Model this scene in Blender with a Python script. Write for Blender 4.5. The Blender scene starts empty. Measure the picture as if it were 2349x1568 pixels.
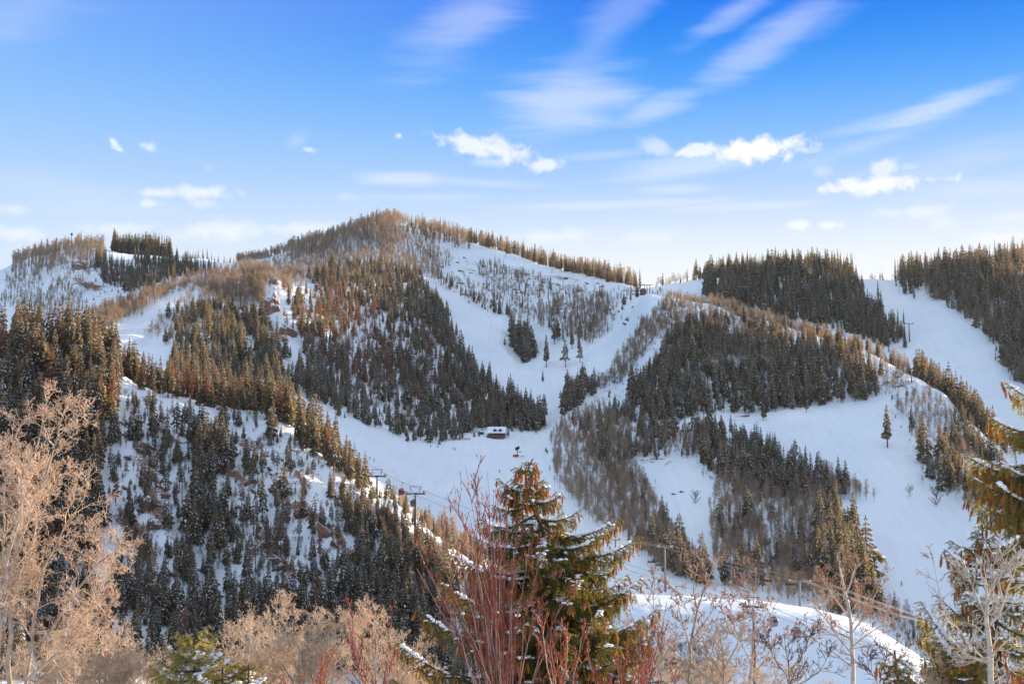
import bpy, math, random
import numpy as np
from mathutils import Vector, Matrix, Euler
from mathutils.bvhtree import BVHTree
random.seed(7); np.random.seed(7)
SC = bpy.context.scene; COL = SC.collection
R = math.radians

# ------------------------------------------------------------------ camera
FU = 3226.0; CX, CY = 1174.5, 784.0; PITCH = math.atan((1150-CY)/FU)
cam_d = bpy.data.cameras.new('camera'); cam = bpy.data.objects.new('camera', cam_d); COL.objects.link(cam)
cam_d.sensor_width = 36.0; cam_d.lens = 36.0*FU/2349.0
cam_d.clip_start = 0.5; cam_d.clip_end = 20000
cam.rotation_euler = (math.pi/2+PITCH, 0, 0)
SC.camera = cam
CP, SP = math.cos(PITCH), math.sin(PITCH)
def ray(u, v):
    x = (u-CX)/FU; y = -(v-CY)/FU
    return Vector((x, CP - y*SP, SP + y*CP))
def P(u, v, r):
    d = ray(u, v); return d*(r/math.hypot(d.x, d.y))
def proj(p):
    yy = p[1]*CP + p[2]*SP; zz = -p[1]*SP + p[2]*CP
    return CX + FU*p[0]/yy, CY - FU*zz/yy

# ------------------------------------------------------------------ light and sky
SUN_AZ, SUN_EL = 52.0, 12.5
SC.view_settings.view_transform = 'Standard'; SC.view_settings.look = 'None'
SC.view_settings.exposure = 1.5; SC.view_settings.gamma = 1.0
sl = bpy.data.lights.new('sun', 'SUN'); sun = bpy.data.objects.new('sun', sl); COL.objects.link(sun)
sl.energy = 5.0; sl.angle = R(0.5); sl.color = (1.0, 0.83, 0.62)
sdir = Vector((math.sin(R(SUN_AZ))*math.cos(R(SUN_EL)), math.cos(R(SUN_AZ))*math.cos(R(SUN_EL)), math.sin(R(SUN_EL))))
sun.rotation_euler = sdir.to_track_quat('Z', 'Y').to_euler()
W = bpy.data.worlds.new('World'); SC.world = W; W.use_nodes = True
nt = W.node_tree; nt.nodes.clear()
def N(t, **k):
    n = nt.nodes.new(t)
    for a, b in k.items(): setattr(n, a, b)
    return n
def lk(a, b): nt.links.new(a, b)
def M(op, a, b=None, c=None, clamp=False):
    n = N('ShaderNodeMath', operation=op, use_clamp=clamp)
    for i, x in enumerate((a, b, c)):
        if x is None: continue
        if isinstance(x, (int, float)): n.inputs[i].default_value = x
        else: lk(x, n.inputs[i])
    return n.outputs[0]
def MIX(f, a, b, blend='MIX'):
    n = N('ShaderNodeMix', data_type='RGBA', blend_type=blend)
    for s, x in ((n.inputs[0], f), (n.inputs[6], a), (n.inputs[7], b)):
        if isinstance(x, (int, float)): s.default_value = x
        elif isinstance(x, tuple): s.default_value = x if len(x) == 4 else x+(1,)
        else: lk(x, s)
    return n.outputs[2]
out = N('ShaderNodeOutputWorld'); bg = N('ShaderNodeBackground'); lk(bg.outputs[0], out.inputs[0])
sky = N('ShaderNodeTexSky', sky_type='NISHITA', sun_disc=False)
sky.sun_elevation = R(SUN_EL); sky.sun_rotation = R(SUN_AZ); sky.altitude = 2400; sky.air_density = 1.0; sky.dust_density = 0.6; sky.ozone_density = 1.5
tc = N('ShaderNodeTexCoord'); sep = N('ShaderNodeSeparateXYZ'); lk(tc.outputs['Generated'], sep.inputs[0])
az = M('ARCTAN2', sep.outputs[0], sep.outputs[1]); el = M('ARCSINE', sep.outputs[2])
comb = N('ShaderNodeCombineXYZ'); lk(az, comb.inputs[0]); lk(el, comb.inputs[1])
def azel(u, v):
    d = ray(u, v); return math.atan2(d.x, d.y), math.atan2(d.z, math.hypot(d.x, d.y))
EL_H = azel(CX, 640)[1]; EL_T = azel(CX, 0)[1]
# grade of the air by elevation: pale at the ridges, deep blue at the top of the view
ramp = N('ShaderNodeValToRGB'); lk(M('DIVIDE', el, R(90)), ramp.inputs[0])
cr = ramp.color_ramp; cr.interpolation = 'B_SPLINE'
def el_pos(v): return azel(CX, v)[1]/R(90)
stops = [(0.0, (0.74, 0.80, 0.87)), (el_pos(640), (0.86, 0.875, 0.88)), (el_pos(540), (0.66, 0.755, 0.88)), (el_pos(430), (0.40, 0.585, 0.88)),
         (el_pos(300), (0.18, 0.45, 0.88)), (el_pos(150), (0.02, 0.285, 0.87)), (el_pos(0), (0.0, 0.165, 0.82)), (el_pos(-230), (0.0, 0.125, 0.80)), (0.36, (0.50, 0.60, 0.78)), (0.44, (0.70, 0.77, 0.86)), (1.0, (0.72, 0.79, 0.87))]  # last stops: unseen upper sky, paled to brighten the shaded snow
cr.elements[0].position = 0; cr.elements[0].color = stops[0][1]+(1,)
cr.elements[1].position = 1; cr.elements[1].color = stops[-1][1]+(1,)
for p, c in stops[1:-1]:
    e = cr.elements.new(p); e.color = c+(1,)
sk_n = MIX(1.0, sky.outputs[0], (0.085, 0.085, 0.085), 'MULTIPLY')
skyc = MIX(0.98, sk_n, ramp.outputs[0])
# paler towards the left of the view
lf = M('MULTIPLY_ADD', az, -1.15, 0.12, clamp=True)
skyc = MIX(M('MULTIPLY', lf, 0.80), skyc, (0.40, 0.60, 0.89))
nz = N('ShaderNodeTexNoise'); nz.inputs['Scale'].default_value = 75; nz.inputs['Detail'].default_value = 6; nz.inputs['Roughness'].default_value = 0.6
nz.inputs['Distortion'].default_value = 0.4
lk(comb.outputs[0], nz.inputs['Vector'])
# cumulus and cirrus: (u, v, half width, half height, tilt, opacity, softness, streak)
clouds = [
 (1120,340,105,22,-12,1.0,.5,0),(1255,378,32,14,5,.9,.5,0),(1050,322,40,11,-10,.8,.5,0),(1735,345,100,24,3,1.25,.5,0),(1600,346,48,15,6,1.0,.5,0),
 (1510,338,40,16,-20,.6,.7,0),(2020,422,120,17,2,1.1,.5,0),(2028,385,30,18,0,.8,.6,0),(1885,434,14,9,0,.8,.6,0),(1832,516,20,10,0,.9,.6,0),(1903,518,22,9,0,.85,.6,0),
 (262,328,10,5,-50,.9,.6,0),(272,342,13,6,-20,.8,.6,0),(345,336,16,9,0,.75,.7,0),(708,344,14,6,-10,.7,.7,0),(916,311,9,6,0,.8,.7,0),(365,443,48,11,2,.75,.7,0),(462,442,62,14,2,.85,.7,0),
 (342,465,30,9,0,.7,.7,0),(470,466,26,11,0,.55,.7,0),(1130,372,40,8,0,.5,1,0),(1700,362,60,10,0,.6,1,0),(1865,345,16,6,0,.4,1,0),(2085,382,22,7,0,.5,1,0),(1885,394,18,10,0,.45,1,0),(1960,432,30,8,0,.6,1,0),(800,452,22,8,0,.35,1,0),(478,385,12,8,40,.25,1,0),(1485,535,26,8,0,.4,1,0),(2155,520,12,6,0,.4,1,0),(500,530,85,20,4,.75,.8,0),(578,532,26,12,0,.6,.8,0),(690,524,75,12,2,.65,.8,0),(35,535,50,13,0,.65,.8,0),(270,524,70,13,3,.55,.8,0),
 (30,480,36,10,0,.55,.8,0),(1265,542,75,12,2,.6,.8,0),(1490,545,55,13,2,.4,.8,0),(2100,487,70,12,0,.6,.8,0),(2160,510,30,14,-30,.4,.8,0),(2290,545,60,12,0,.55,.8,0),(2310,498,36,10,0,.4,.8,0),
 (1300,236,150,70,8,.62,1.3,1),(1500,252,95,28,18,.5,1.2,1),(2150,248,130,22,14,.62,1.1,1),(2060,268,160,16,12,.3,1.2,1),(1080,45,190,60,35,.42,1.4,1),(1400,60,260,45,46,.26,1.4,1),
 (1760,100,150,36,28,.48,1.3,1),(1690,25,130,24,27,.42,1.3,1),(1850,60,90,30,20,.22,1.5,1),(1570,385,140,28,6,.5,1.2,1),(950,412,110,16,-3,.6,1.1,1),(1080,418,160,12,-2,.35,1.1,1),(1550,432,90,12,0,.4,1.1,1),
 (980,452,150,10,2,.3,1.1,1),(1420,468,230,10,1,.4,1.1,1),(1700,474,150,9,1,.35,1.1,1),(2220,365,200,34,6,.28,1.3,1),(2250,430,170,22,2,.25,1.3,1),(40,30,150,60,20,.25,1.5,1),
 (120,430,260,40,-8,.18,1.5,1),(1380,355,110,10,3,.28,1.2,1),(1990,330,180,16,14,.24,1.2,1),(680,322,30,16,30,.28,1.2,1)]
nz2 = N('ShaderNodeTexNoise'); nz2.inputs['Scale'].default_value = 1.0; nz2.inputs['Detail'].default_value = 6; nz2.inputs['Roughness'].default_value = 0.6
mp = N('ShaderNodeMapping'); mp.inputs['Rotation'].default_value = (0, 0, R(-16)); mp.inputs['Scale'].default_value = (9, 60, 1); lk(comb.outputs[0], mp.inputs[0]); lk(mp.outputs[0], nz2.inputs['Vector'])
tot = None
for (u, v, hw, hh, tilt, op_, soft, streak) in clouds:
    a0, e0 = azel(u, v); m = N('ShaderNodeMapping', vector_type='TEXTURE')
    m.inputs['Location'].default_value = (a0, e0, 0); m.inputs['Rotation'].default_value = (0, 0, R(tilt)); m.inputs['Scale'].default_value = (hw/FU, hh/FU, 1)
    lk(comb.outputs[0], m.inputs[0])
    ln = N('ShaderNodeVectorMath', operation='LENGTH'); lk(m.outputs[0], ln.inputs[0])
    nn = nz2.outputs[0] if streak else nz.outputs[0]
    d = M('ADD', ln.outputs['Value'], M('MULTIPLY_ADD', nn, 3.2 if not streak else 2.6, -1.55 if not streak else -1.3))
    mr = N('ShaderNodeMapRange', interpolation_type='SMOOTHSTEP'); lk(d, mr.inputs[0])
    mr.inputs[1].default_value = 1.0+soft*(.45 if streak else 1.0); mr.inputs[2].default_value = 1.0-soft*(.75 if streak else 1.1); mr.inputs[3].default_value = 0; mr.inputs[4].default_value = op_*(.66 if streak else .80)
    tot = mr.outputs[0] if tot is None else M('MAXIMUM', tot, mr.outputs[0])
# cloud bodies vary from warm white tops to faint grey-blue bases
ccol = MIX(nz.outputs[0], (0.80, 0.84, 0.97), (1.0, 0.97, 0.95))
skyc = MIX(M('MINIMUM', tot, 1.0), skyc, ccol)
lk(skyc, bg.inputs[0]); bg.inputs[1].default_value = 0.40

# ------------------------------------------------------------------ materials
def new_mat(name):
    global nt
    m = bpy.data.materials.new(name); m.use_nodes = True; nt = m.node_tree; nt.nodes.clear()
    o = N('ShaderNodeOutputMaterial'); return m, o
def noise(scale, detail=3, rough=.5, vec=None, coord='Object'):
    t = N('ShaderNodeTexCoord'); n = N('ShaderNodeTexNoise'); n.inputs['Scale'].default_value = scale; n.inputs['Detail'].default_value = detail; n.inputs['Roughness'].default_value = rough
    lk(t.outputs[coord], n.inputs['Vector']); return n.outputs[0]
def maprange(x, a, b, c=0.0, d=1.0):
    n = N('ShaderNodeMapRange'); lk(x, n.inputs[0])
    for i, q in enumerate((a, b, c, d)): n.inputs[i+1].default_value = q
    return n.outputs[0]
def plain(name, c1, c2=None, rough=.8, sc=4.0, metal=0.0, bump=0.0, rnd=0.0, trans=0.0, tcol=None):
    m, o = new_mat(name); b = N('ShaderNodeBsdfPrincipled'); b.inputs['Roughness'].default_value = rough; b.inputs['Metallic'].default_value = metal
    b.inputs['Specular IOR Level'].default_value = .2
    c2 = c2 or tuple(x*.7 for x in c1)
    n = noise(sc, 4); f = maprange(n, .35, .65)
    if rnd > 0:
        oi = N('ShaderNodeObjectInfo'); f = M('ADD', M('MULTIPLY', f, 1-rnd), M('MULTIPLY', oi.outputs['Random'], rnd))
    c = MIX(f, c2, c1); lk(c, b.inputs[0])
    if bump:
        bp = N('ShaderNodeBump'); bp.inputs['Strength'].default_value = bump; bp.inputs['Distance'].default_value = .02; lk(n, bp.inputs['Height']); lk(bp.outputs[0], b.inputs['Normal'])
    if trans:
        t = N('ShaderNodeBsdfTranslucent')
        if tcol: t.inputs[0].default_value = tcol+(1,)
        else: lk(c, t.inputs[0])
        mx = N('ShaderNodeMixShader'); mx.inputs[0].default_value = trans; lk(b.outputs[0], mx.inputs[1]); lk(t.outputs[0], mx.inputs[2]); lk(mx.outputs[0], o.inputs[0])
    else: lk(b.outputs[0], o.inputs[0])
    return m
def snow_ground():
    m, o = new_mat('snow_ground'); b = N('ShaderNodeBsdfPrincipled'); b.inputs['Roughness'].default_value = .65; b.inputs['Specular IOR Level'].default_value = .25
    at = N('ShaderNodeAttribute', attribute_name='rock')
    n1 = noise(.09, 8, .62); n2 = noise(.5, 6, .6); n3 = noise(2.2, 4, .6); n4 = noise(.012, 3, .5)
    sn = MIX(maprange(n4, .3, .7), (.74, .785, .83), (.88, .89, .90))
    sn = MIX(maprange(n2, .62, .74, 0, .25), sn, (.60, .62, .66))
    rk = MIX(maprange(n2, .35, .65), (.13, .075, .055), (.32, .17, .12)); rk = MIX(maprange(n3, .55, .7), rk, (.36, .25, .20))
    v = M('ADD', at.outputs['Fac'], M('MULTIPLY_ADD', n1, 1.9, -1.0)); v = M('ADD', v, M('MULTIPLY_ADD', n3, 1.7, -.88)); v = M('ADD', v, M('MULTIPLY_ADD', n2, 1.0, -.52))
    f = maprange(v, .46, .56)
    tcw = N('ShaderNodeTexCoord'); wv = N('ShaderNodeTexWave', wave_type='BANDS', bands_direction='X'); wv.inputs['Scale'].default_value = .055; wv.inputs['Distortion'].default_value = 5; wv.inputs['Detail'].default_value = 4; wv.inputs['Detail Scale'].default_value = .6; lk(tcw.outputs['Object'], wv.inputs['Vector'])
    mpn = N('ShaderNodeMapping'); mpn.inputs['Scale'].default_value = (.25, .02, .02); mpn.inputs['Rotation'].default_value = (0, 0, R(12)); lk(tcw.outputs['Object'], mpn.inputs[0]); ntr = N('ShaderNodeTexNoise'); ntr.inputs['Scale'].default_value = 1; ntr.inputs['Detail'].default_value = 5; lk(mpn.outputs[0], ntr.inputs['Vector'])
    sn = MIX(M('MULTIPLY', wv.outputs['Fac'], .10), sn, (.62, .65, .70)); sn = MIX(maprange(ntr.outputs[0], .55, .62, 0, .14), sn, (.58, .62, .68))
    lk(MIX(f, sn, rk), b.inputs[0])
    bp = N('ShaderNodeBump'); bp.inputs['Strength'].default_value = .5; bp.inputs['Distance'].default_value = .8; lk(M('ADD', n2, M('MULTIPLY', n3, .35)), bp.inputs['Height']); lk(bp.outputs[0], b.inputs['Normal'])
    lk(b.outputs[0], o.inputs[0]); return m
def rock_mat(name, c1, c2, snow=.55):
    m, o = new_mat(name); b = N('ShaderNodeBsdfPrincipled'); b.inputs['Roughness'].default_value = .9
    n1 = noise(.35, 7, .65); n2 = noise(1.6, 5, .6)
    c = MIX(maprange(n1, .35, .65), c1, c2); c = MIX(maprange(n2, .55, .75), c, tuple(x*.5 for x in c1))
    g = N('ShaderNodeNewGeometry'); s = N('ShaderNodeSeparateXYZ'); lk(g.outputs['Normal'], s.inputs[0])
    f = maprange(M('ADD', s.outputs[2], M('MULTIPLY_ADD', n2, .8, -.4)), snow, snow+.12)
    lk(MIX(f, c, (.84, .86, .9)), b.inputs[0])
    bp = N('ShaderNodeBump'); bp.inputs['Distance'].default_value = .6; lk(n2, bp.inputs['Height']); lk(bp.outputs[0], b.inputs['Normal'])
    lk(b.outputs[0], o.inputs[0]); return m
MT = {
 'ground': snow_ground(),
 'rock': rock_mat('red_rock', (.30, .15, .10), (.17, .09, .07)),
 'rock_far': rock_mat('tan_rock', (.34, .22, .16), (.20, .13, .11), .5),
 'snow': plain('branch_snow', (.86, .88, .92), (.80, .83, .88), .6, 3),
 'needle_far': plain('needles_far', (.135, .110, .068), (.030, .032, .026), .9, .5, rnd=.75, trans=.28, tcol=(.44, .29, .08)),
 'needle_red': plain('needles_dead', (.30, .135, .085), (.12, .065, .05), .9, .5, rnd=.6, trans=.30, tcol=(.42, .18, .08)),
 'bark_far': plain('bark_far', (.13, .10, .085), (.06, .045, .04), .9, 1),
 'aspen_bark': plain('aspen_bark', (.46, .42, .37), (.26, .22, .19), .9, 1),
 'aspen_twig': plain('aspen_twigs', (.35, .265, .21), (.22, .17, .145), .9, .3, rnd=.6, trans=.25, tcol=(.58, .38, .19)),
 'brush': plain('brush_twigs', (.14, .085, .07), (.075, .055, .05), .9, .5, rnd=.6),
 'needle': plain('spruce_needles', (.090, .090, .030), (.034, .046, .019), .7, 6, trans=.36, tcol=(.36, .28, .05)),
 'needle_gold': plain('spruce_needles_yellow', (.22, .19, .07), (.11, .11, .045), .7, 6, trans=.42, tcol=(.58, .46, .12)),
 'needle_yellow': plain('spruce_needles_bright', (.36, .33, .12), (.20, .20, .08), .7, 6, trans=.45, tcol=(.85, .70, .22)),
 'bark': plain('spruce_bark', (.14, .09, .06), (.06, .04, .03), .9, 12, bump=.6),
 'cone': plain('cone_scales', (.42, .18, .06), (.24, .095, .035), .6, 30, rnd=.5, trans=.34, tcol=(.85, .36, .08)),
 'twig_tan': plain('tan_twigs', (.78, .62, .47), (.58, .44, .33), .6, 6, rnd=.2, trans=.35),
 'bark_tan': plain('tan_bark', (.46, .35, .25), (.28, .21, .16), .8, 9, bump=.5),
 'twig_red': plain('red_twigs', (.36, .095, .06), (.24, .085, .06), .55, 8, trans=.2),
 'stem_pale': plain('pale_stems', (.42, .28, .23), (.28, .16, .13), .7, 8),
 'bud': plain('red_buds', (.60, .15, .05), (.45, .07, .05), .6, 8, trans=.4),
 'bark_pale': plain('pale_bark', (.52, .47, .41), (.36, .31, .27), .8, 10, bump=.5),
 'steel': plain('galvanised_steel', (.22, .23, .25), (.16, .17, .19), .5, 2, metal=.3),
 'steel_dark': plain('dark_steel', (.07, .065, .065), (.04, .04, .04), .6, 2),
 'cable': plain('cable', (.62, .56, .46), (.5, .45, .38), .35, 2, metal=.2),
 'cabin_red': plain('cabin_red', (.30, .22, .26), (.22, .16, .20), .4, 1),
 'cabin_dark_red': plain('cabin_dark_red', (.20, .045, .05), (.14, .035, .04), .4, 1),
 'cabin_grey': plain('cabin_grey', (.16, .17, .20), (.10, .11, .13), .4, 1),
 'glass': plain('cabin_glass', (.05, .06, .08), (.04, .05, .06), .1, 1),
 'log': plain('log_wall', (.20, .065, .04), (.12, .04, .03), .8, 3),
 'wood': plain('grey_wood', (.17, .11, .08), (.10, .07, .06), .8, 2),
 'pad': plain('red_pad', (.45, .04, .04), (.30, .03, .03), .6, 2),
 'navy': plain('navy_cloth', (.03, .045, .09), (.02, .03, .05), .8, 2),
 'black': plain('black_cloth', (.02, .02, .022), (.012, .012, .014), .8, 2),
 'teal': plain('teal_cloth', (.04, .09, .12), (.02, .05, .08), .8, 2),
}

# ------------------------------------------------------------------ object helpers
def obj(name, mesh, parent=None, label=None, cat=None, group=None, kind=None, loc=None):
    o = bpy.data.objects.new(name, mesh); COL.objects.link(o)
    if parent: o.parent = parent
    if loc is not None: o.location = loc
    tag(o, label, cat, group, kind); return o
def tag(o, label=None, cat=None, group=None, kind=None):
    if label: o['label'] = label
    if cat: o['category'] = cat
    if group: o['group'] = group
    if kind: o['kind'] = kind
    return o
def empty(name, loc, rz=0, label=None, cat=None, group=None):
    o = obj(name, None, None, label, cat, group, None, loc); o.rotation_euler = (0, 0, rz); return o
class MB:
    def __init__(s): s.v = []; s.f = []; s.m = []; s.n = 0
    def add(s, verts, faces, mi=0):
        b = s.n; s.v.extend(verts); s.n += len(verts)
        for f in faces: s.f.append(tuple(i+b for i in f)); s.m.append(mi)
    def tube(s, p, q, r0, r1, k=5, mi=0, cap=True):
        p = Vector(p); q = Vector(q); d = (q-p)
        if d.length < 1e-6: return
        d.normalize(); a = d.orthogonal().normalized(); b = d.cross(a)
        vs = []
        for (c, r) in ((p, r0), (q, r1)):
            for i in range(k):
                t = 2*math.pi*i/k; vs.append(tuple(c + a*(r*math.cos(t)) + b*(r*math.sin(t))))
        fs = [(i, (i+1) % k, k+(i+1) % k, k+i) for i in range(k)]
        if cap: fs += [tuple(range(k))[::-1], tuple(range(k, 2*k))]
        s.add(vs, fs, mi)
    def path(s, pts, rs, k=5, mi=0):
        n = len(pts); pts = [Vector(p) for p in pts]
        a = None; vs = []
        for i, p in enumerate(pts):
            d = (pts[min(i+1, n-1)]-pts[max(i-1, 0)]).normalized()
            a = d.orthogonal().normalized() if a is None else (a - d*a.dot(d)).normalized()
            b = d.cross(a)
            for j in range(k):
                t = 2*math.pi*j/k; vs.append(tuple(p + a*(rs[i]*math.cos(t)) + b*(rs[i]*math.sin(t))))
        fs = []
        for i in range(n-1):
            for j in range(k): fs.append((i*k+j, i*k+(j+1) % k, (i+1)*k+(j+1) % k, (i+1)*k+j))
        s.add(vs, fs, mi)
    def box(s, c, d, mi=0, rz=0, M4=None):
        vs = []
        for z in (-.5, .5):
            for (x, y) in ((-.5, -.5), (.5, -.5), (.5, .5), (-.5, .5)):
                p = Vector((x*d[0], y*d[1], z*d[2]))
                if rz: p = Matrix.Rotation(rz, 3, 'Z') @ p
                if M4: p = M4 @ p
                vs.append(tuple(p+Vector(c)))
        s.add(vs, [(3, 2, 1, 0), (4, 5, 6, 7), (0, 1, 5, 4), (1, 2, 6, 5), (2, 3, 7, 6), (3, 0, 4, 7)], mi)
    def mesh(s, name, mats, smooth=False):
        me = bpy.data.meshes.new(name); me.from_pydata(s.v, [], s.f)
        for m in mats: me.materials.append(m)
        if len(mats) > 1: me.polygons.foreach_set('material_index', s.m)
        if smooth: me.polygons.foreach_set('use_smooth', [True]*len(s.f))
        me.update(); return me
def np_mesh(name, V, tris, mats, mi=None, smooth=False):
    V = np.asarray(V, dtype=np.float32).reshape(-1, 3); tris = np.asarray(tris, dtype=np.int32); k = tris.shape[1]
    me = bpy.data.meshes.new(name); me.vertices.add(len(V)); me.vertices.foreach_set('co', V.ravel())
    me.loops.add(tris.size); me.loops.foreach_set('vertex_index', tris.ravel())
    me.polygons.add(len(tris)); me.polygons.foreach_set('loop_start', np.arange(0, tris.size, k, dtype=np.int32))
    for m in mats: me.materials.append(m)
    if mi is not None: me.polygons.foreach_set('material_index', np.asarray(mi, dtype=np.int32))
    me.update(calc_edges=True)
    if smooth: me.polygons.foreach_set('use_smooth', np.ones(len(tris), dtype=bool))
    return me

# ------------------------------------------------------------------ terrain
# ridge and hollow lines: (u, v, distance) read as real points of the land
def crestv(u): return np.interp(u, [p[0] for p in L1C], [p[1] for p in L1C])
L1C = [(-400,860,560),(0,800,520),(100,792,515),(200,805,510),(260,850,505),(330,885,500),(450,925,495),(560,942,485),(640,955,475),(700,1010,460),(800,1088,445),(880,1140,425),(940,1178,412),(1000,1232,400),(1100,1295,390),(1200,1335,380),(1400,1362,372),(1600,1368,365),(1750,1378,355),(1900,1404,345),(2000,1438,335),(2130,1520,320),(2349,1600,300),(2700,1640,290)]
L1A = [(-400,1500,360),(0,1480,355),(300,1500,350),(640,1560,335),(880,1590,320),(1100,1600,300),(1400,1660,285),(1700,1740,270),(2000,1800,260),(2349,1880,245),(2700,1900,245)]
LA = [(-400,900,680),(0,860,680),(260,900,680),(450,975,660),(640,985,640),(700,1035,620),(800,1112,600),(880,1160,590),(1000,1255,560),(1200,1352,530),(1400,1380,520),(1600,1388,520),(1750,1398,515),(1900,1424,510),(2000,1460,505),(2130,1545,500),(2349,1625,500),(2700,1650,500)]
LB = [(-400,850,900),(0,840,900),(200,860,900),(400,860,900),(560,890,900),(640,898,890),(760,952,900),(880,992,910),(1000,1016,915),(1060,1003,930),(1140,998,945),(1250,990,960),(1300,965,960),(1400,985,900),(1500,975,880),(1600,955,880),(1750,950,890),(1950,923,900),(2040,908,900),(2150,960,860),(2250,1040,800),(2349,1120,760),(2700,1300,700)]
LC = [(-400,820,1100),(0,800,1120),(130,782,1150),(200,722,1200),(300,682,1270),(450,628,1400),(560,608,1500),(610,612,1420),(640,645,1290),(750,655,1320),(900,645,1450),(1000,655,1500),(1100,715,1400),(1200,790,1290),(1300,820,1210),(1400,770,1220),(1440,720,1220),(1480,662,1190),(1540,682,1150),(1620,692,1120),(1700,715,1100),(1800,750,1070),(1900,780,1050),(1960,797,1030),(2060,832,1000),(2140,885,950),(2200,950,880),(2270,1015,845),(2349,1085,800),(2700,1200,750)]
LD = [(-400,850,1300),(0,840,1350),(130,815,1350),(200,760,1400),(300,705,1480),(450,650,1580),(560,620,1650),(640,615,1560),(750,600,1600),(900,570,1660),(1000,590,1680),(1100,630,1600),(1200,665,1500),(1300,690,1420),(1400,685,1340),(1440,678,1310),(1480,675,1300),(1540,700,1260),(1620,715,1240),(1700,740,1200),(1800,785,1170),(1900,815,1150),(1960,828,1140),(2060,862,1110),(2140,905,1060),(2200,975,1000),(2270,1035,960),(2349,1100,920),(2700,1150,900)]
LE = [(-400,650,1950),(0,628,2000),(60,602,2000),(150,582,2000),(230,574,1950),(290,590,1900),(360,592,1900),(430,602,1900),(520,612,1900),(600,603,1850),(640,592,1850),(700,575,1860),(760,557,1880),(860,522,1900),(905,512,1900),(960,527,1880),(1000,537,1860),(1060,552,1820),(1180,590,1720),(1300,628,1600),(1420,652,1450),(1480,663,1380),(1520,655,1380),(1600,648,1420),(1650,640,1400),(1750,628,1380),(1850,625,1370),(1950,636,1380),(1985,645,1420),(2050,652,1460),(2100,645,1480),(2200,628,1480),(2349,615,1480),(2500,640,1450),(2700,720,1400)]
def line_fn(L):
    az_, r_, z_ = [], [], []
    for (u, v, r) in L:
        p = P(u, v, r); az_.append(math.atan2(p.x, p.y)); r_.append(r); z_.append(p.z)
    az_ = np.array(az_); r_ = np.array(r_); z_ = np.array(z_)
    def f(a):
        w = np.clip((np.abs(a)-R(30))/R(90), 0, 1)
        return np.interp(a, az_, r_), np.interp(a, az_, z_)*(1-w*.85)
    return f
az_in = np.arange(-26, 26.001, .095); azs = np.radians(np.concatenate([np.arange(-180, -26, 2.0), az_in, np.arange(28, 181, 2.0)]))
fns = [line_fn(l) for l in (L1A, L1C, LA, LB, LC, LD, LE)]
NA = len(azs)
rows_r, rows_z = [], []
def const(r, z): rows_r.append(np.full(NA, float(r))); rows_z.append(np.full(NA, float(z)))
const(2, -12.0); const(60, -17.5); const(170, -36.0)
ker = np.exp(-.5*(np.arange(-8, 9)/3.0)**2); ker /= ker.sum()
def smooth(a): return np.convolve(np.pad(a, 8, mode='edge'), ker, 'valid')
for k, f in enumerate(fns):
    r, z = f(azs); r = smooth(r); z = smooth(z)
    rows_r.append(r); rows_z.append(z)
    if k == 1:   # hollow just behind the near crest
        r2, z2 = fns[2](azs); rows_r.append(r+55); rows_z.append(np.minimum(z-9, z*.5+smooth(z2)*.5-2))
rE, zE = rows_r[-1], rows_z[-1]
rows_r.append(rE+260); rows_z.append(zE-75)
rows_r.append(rE*0+3200.); rows_z.append(zE*0-40.)
RR = np.array(rows_r); ZZ = np.array(rows_z)      # (lines, NA)
# monotone cubic slopes
h = np.diff(RR, axis=0); dl = np.diff(ZZ, axis=0)/h
mm = np.zeros_like(ZZ); mm[0] = dl[0]; mm[-1] = dl[-1]
for i in range(1, len(RR)-1):
    same = dl[i-1]*dl[i] > 0
    w1 = 2*h[i]+h[i-1]; w2 = h[i]+2*h[i-1]
    mm[i] = np.where(same, (w1+w2)/(w1/np.where(same, dl[i-1], 1)+w2/np.where(same, dl[i], 1)), 0)
subs = [4, 8, 26, 60, 14, 22, 46, 60, 40, 56, 14, 4]
TR, TZ, TT = [], [], []
for i in range(len(RR)-1):
    for j in range(subs[i]):
        t = j/subs[i]; H = h[i]
        TR.append(RR[i]+H*t)
        TZ.append((2*t**3-3*t**2+1)*ZZ[i]+(t**3-2*t**2+t)*H*mm[i]+(-2*t**3+3*t**2)*ZZ[i+1]+(t**3-t**2)*H*mm[i+1]); TT.append(i+t)
TR.append(RR[-1]); TZ.append(ZZ[-1]); TT.append(len(RR)-1.)
TR = np.array(TR); TZ = np.array(TZ); TT = np.array(TT)
def vnoise(x, y, seed=0):
    xi = np.floor(x).astype(np.int64); yi = np.floor(y).astype(np.int64); xf = x-xi; yf = y-yi
    def hsh(a, b):
        n = (a*374761393 + b*668265263 + seed*1442695041) & 0xffffffff
        n = ((n ^ (n >> 13))*1274126177) & 0xffffffff
        return ((n ^ (n >> 16)) & 0xffff)/65535.0
    sx = xf*xf*(3-2*xf); sy = yf*yf*(3-2*yf)
    return (hsh(xi, yi)*(1-sx)+hsh(xi+1, yi)*sx)*(1-sy)+(hsh(xi, yi+1)*(1-sx)+hsh(xi+1, yi+1)*sx)*sy*1.0
def fbm(x, y, o=4, seed=0):
    a = 0; s = 1; t = 0
    for i in range(o): a = a+s*(vnoise(x*2**i, y*2**i, seed+i)-.5); t += s; s *= .5
    return a/t*2
X = TR*np.sin(azs)[None]; Y = TR*np.cos(azs)[None]
def in_poly(px, py, poly):
    c = np.zeros(np.shape(px), bool); n = len(poly)
    for i in range(n):
        x1, y1 = poly[i]; x2, y2 = poly[(i+1) % n]
        if y1 == y2: continue
        c ^= ((y1 > py) != (y2 > py)) & (px < (x2-x1)*(py-y1)/(y2-y1)+x1)
    return c
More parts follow.
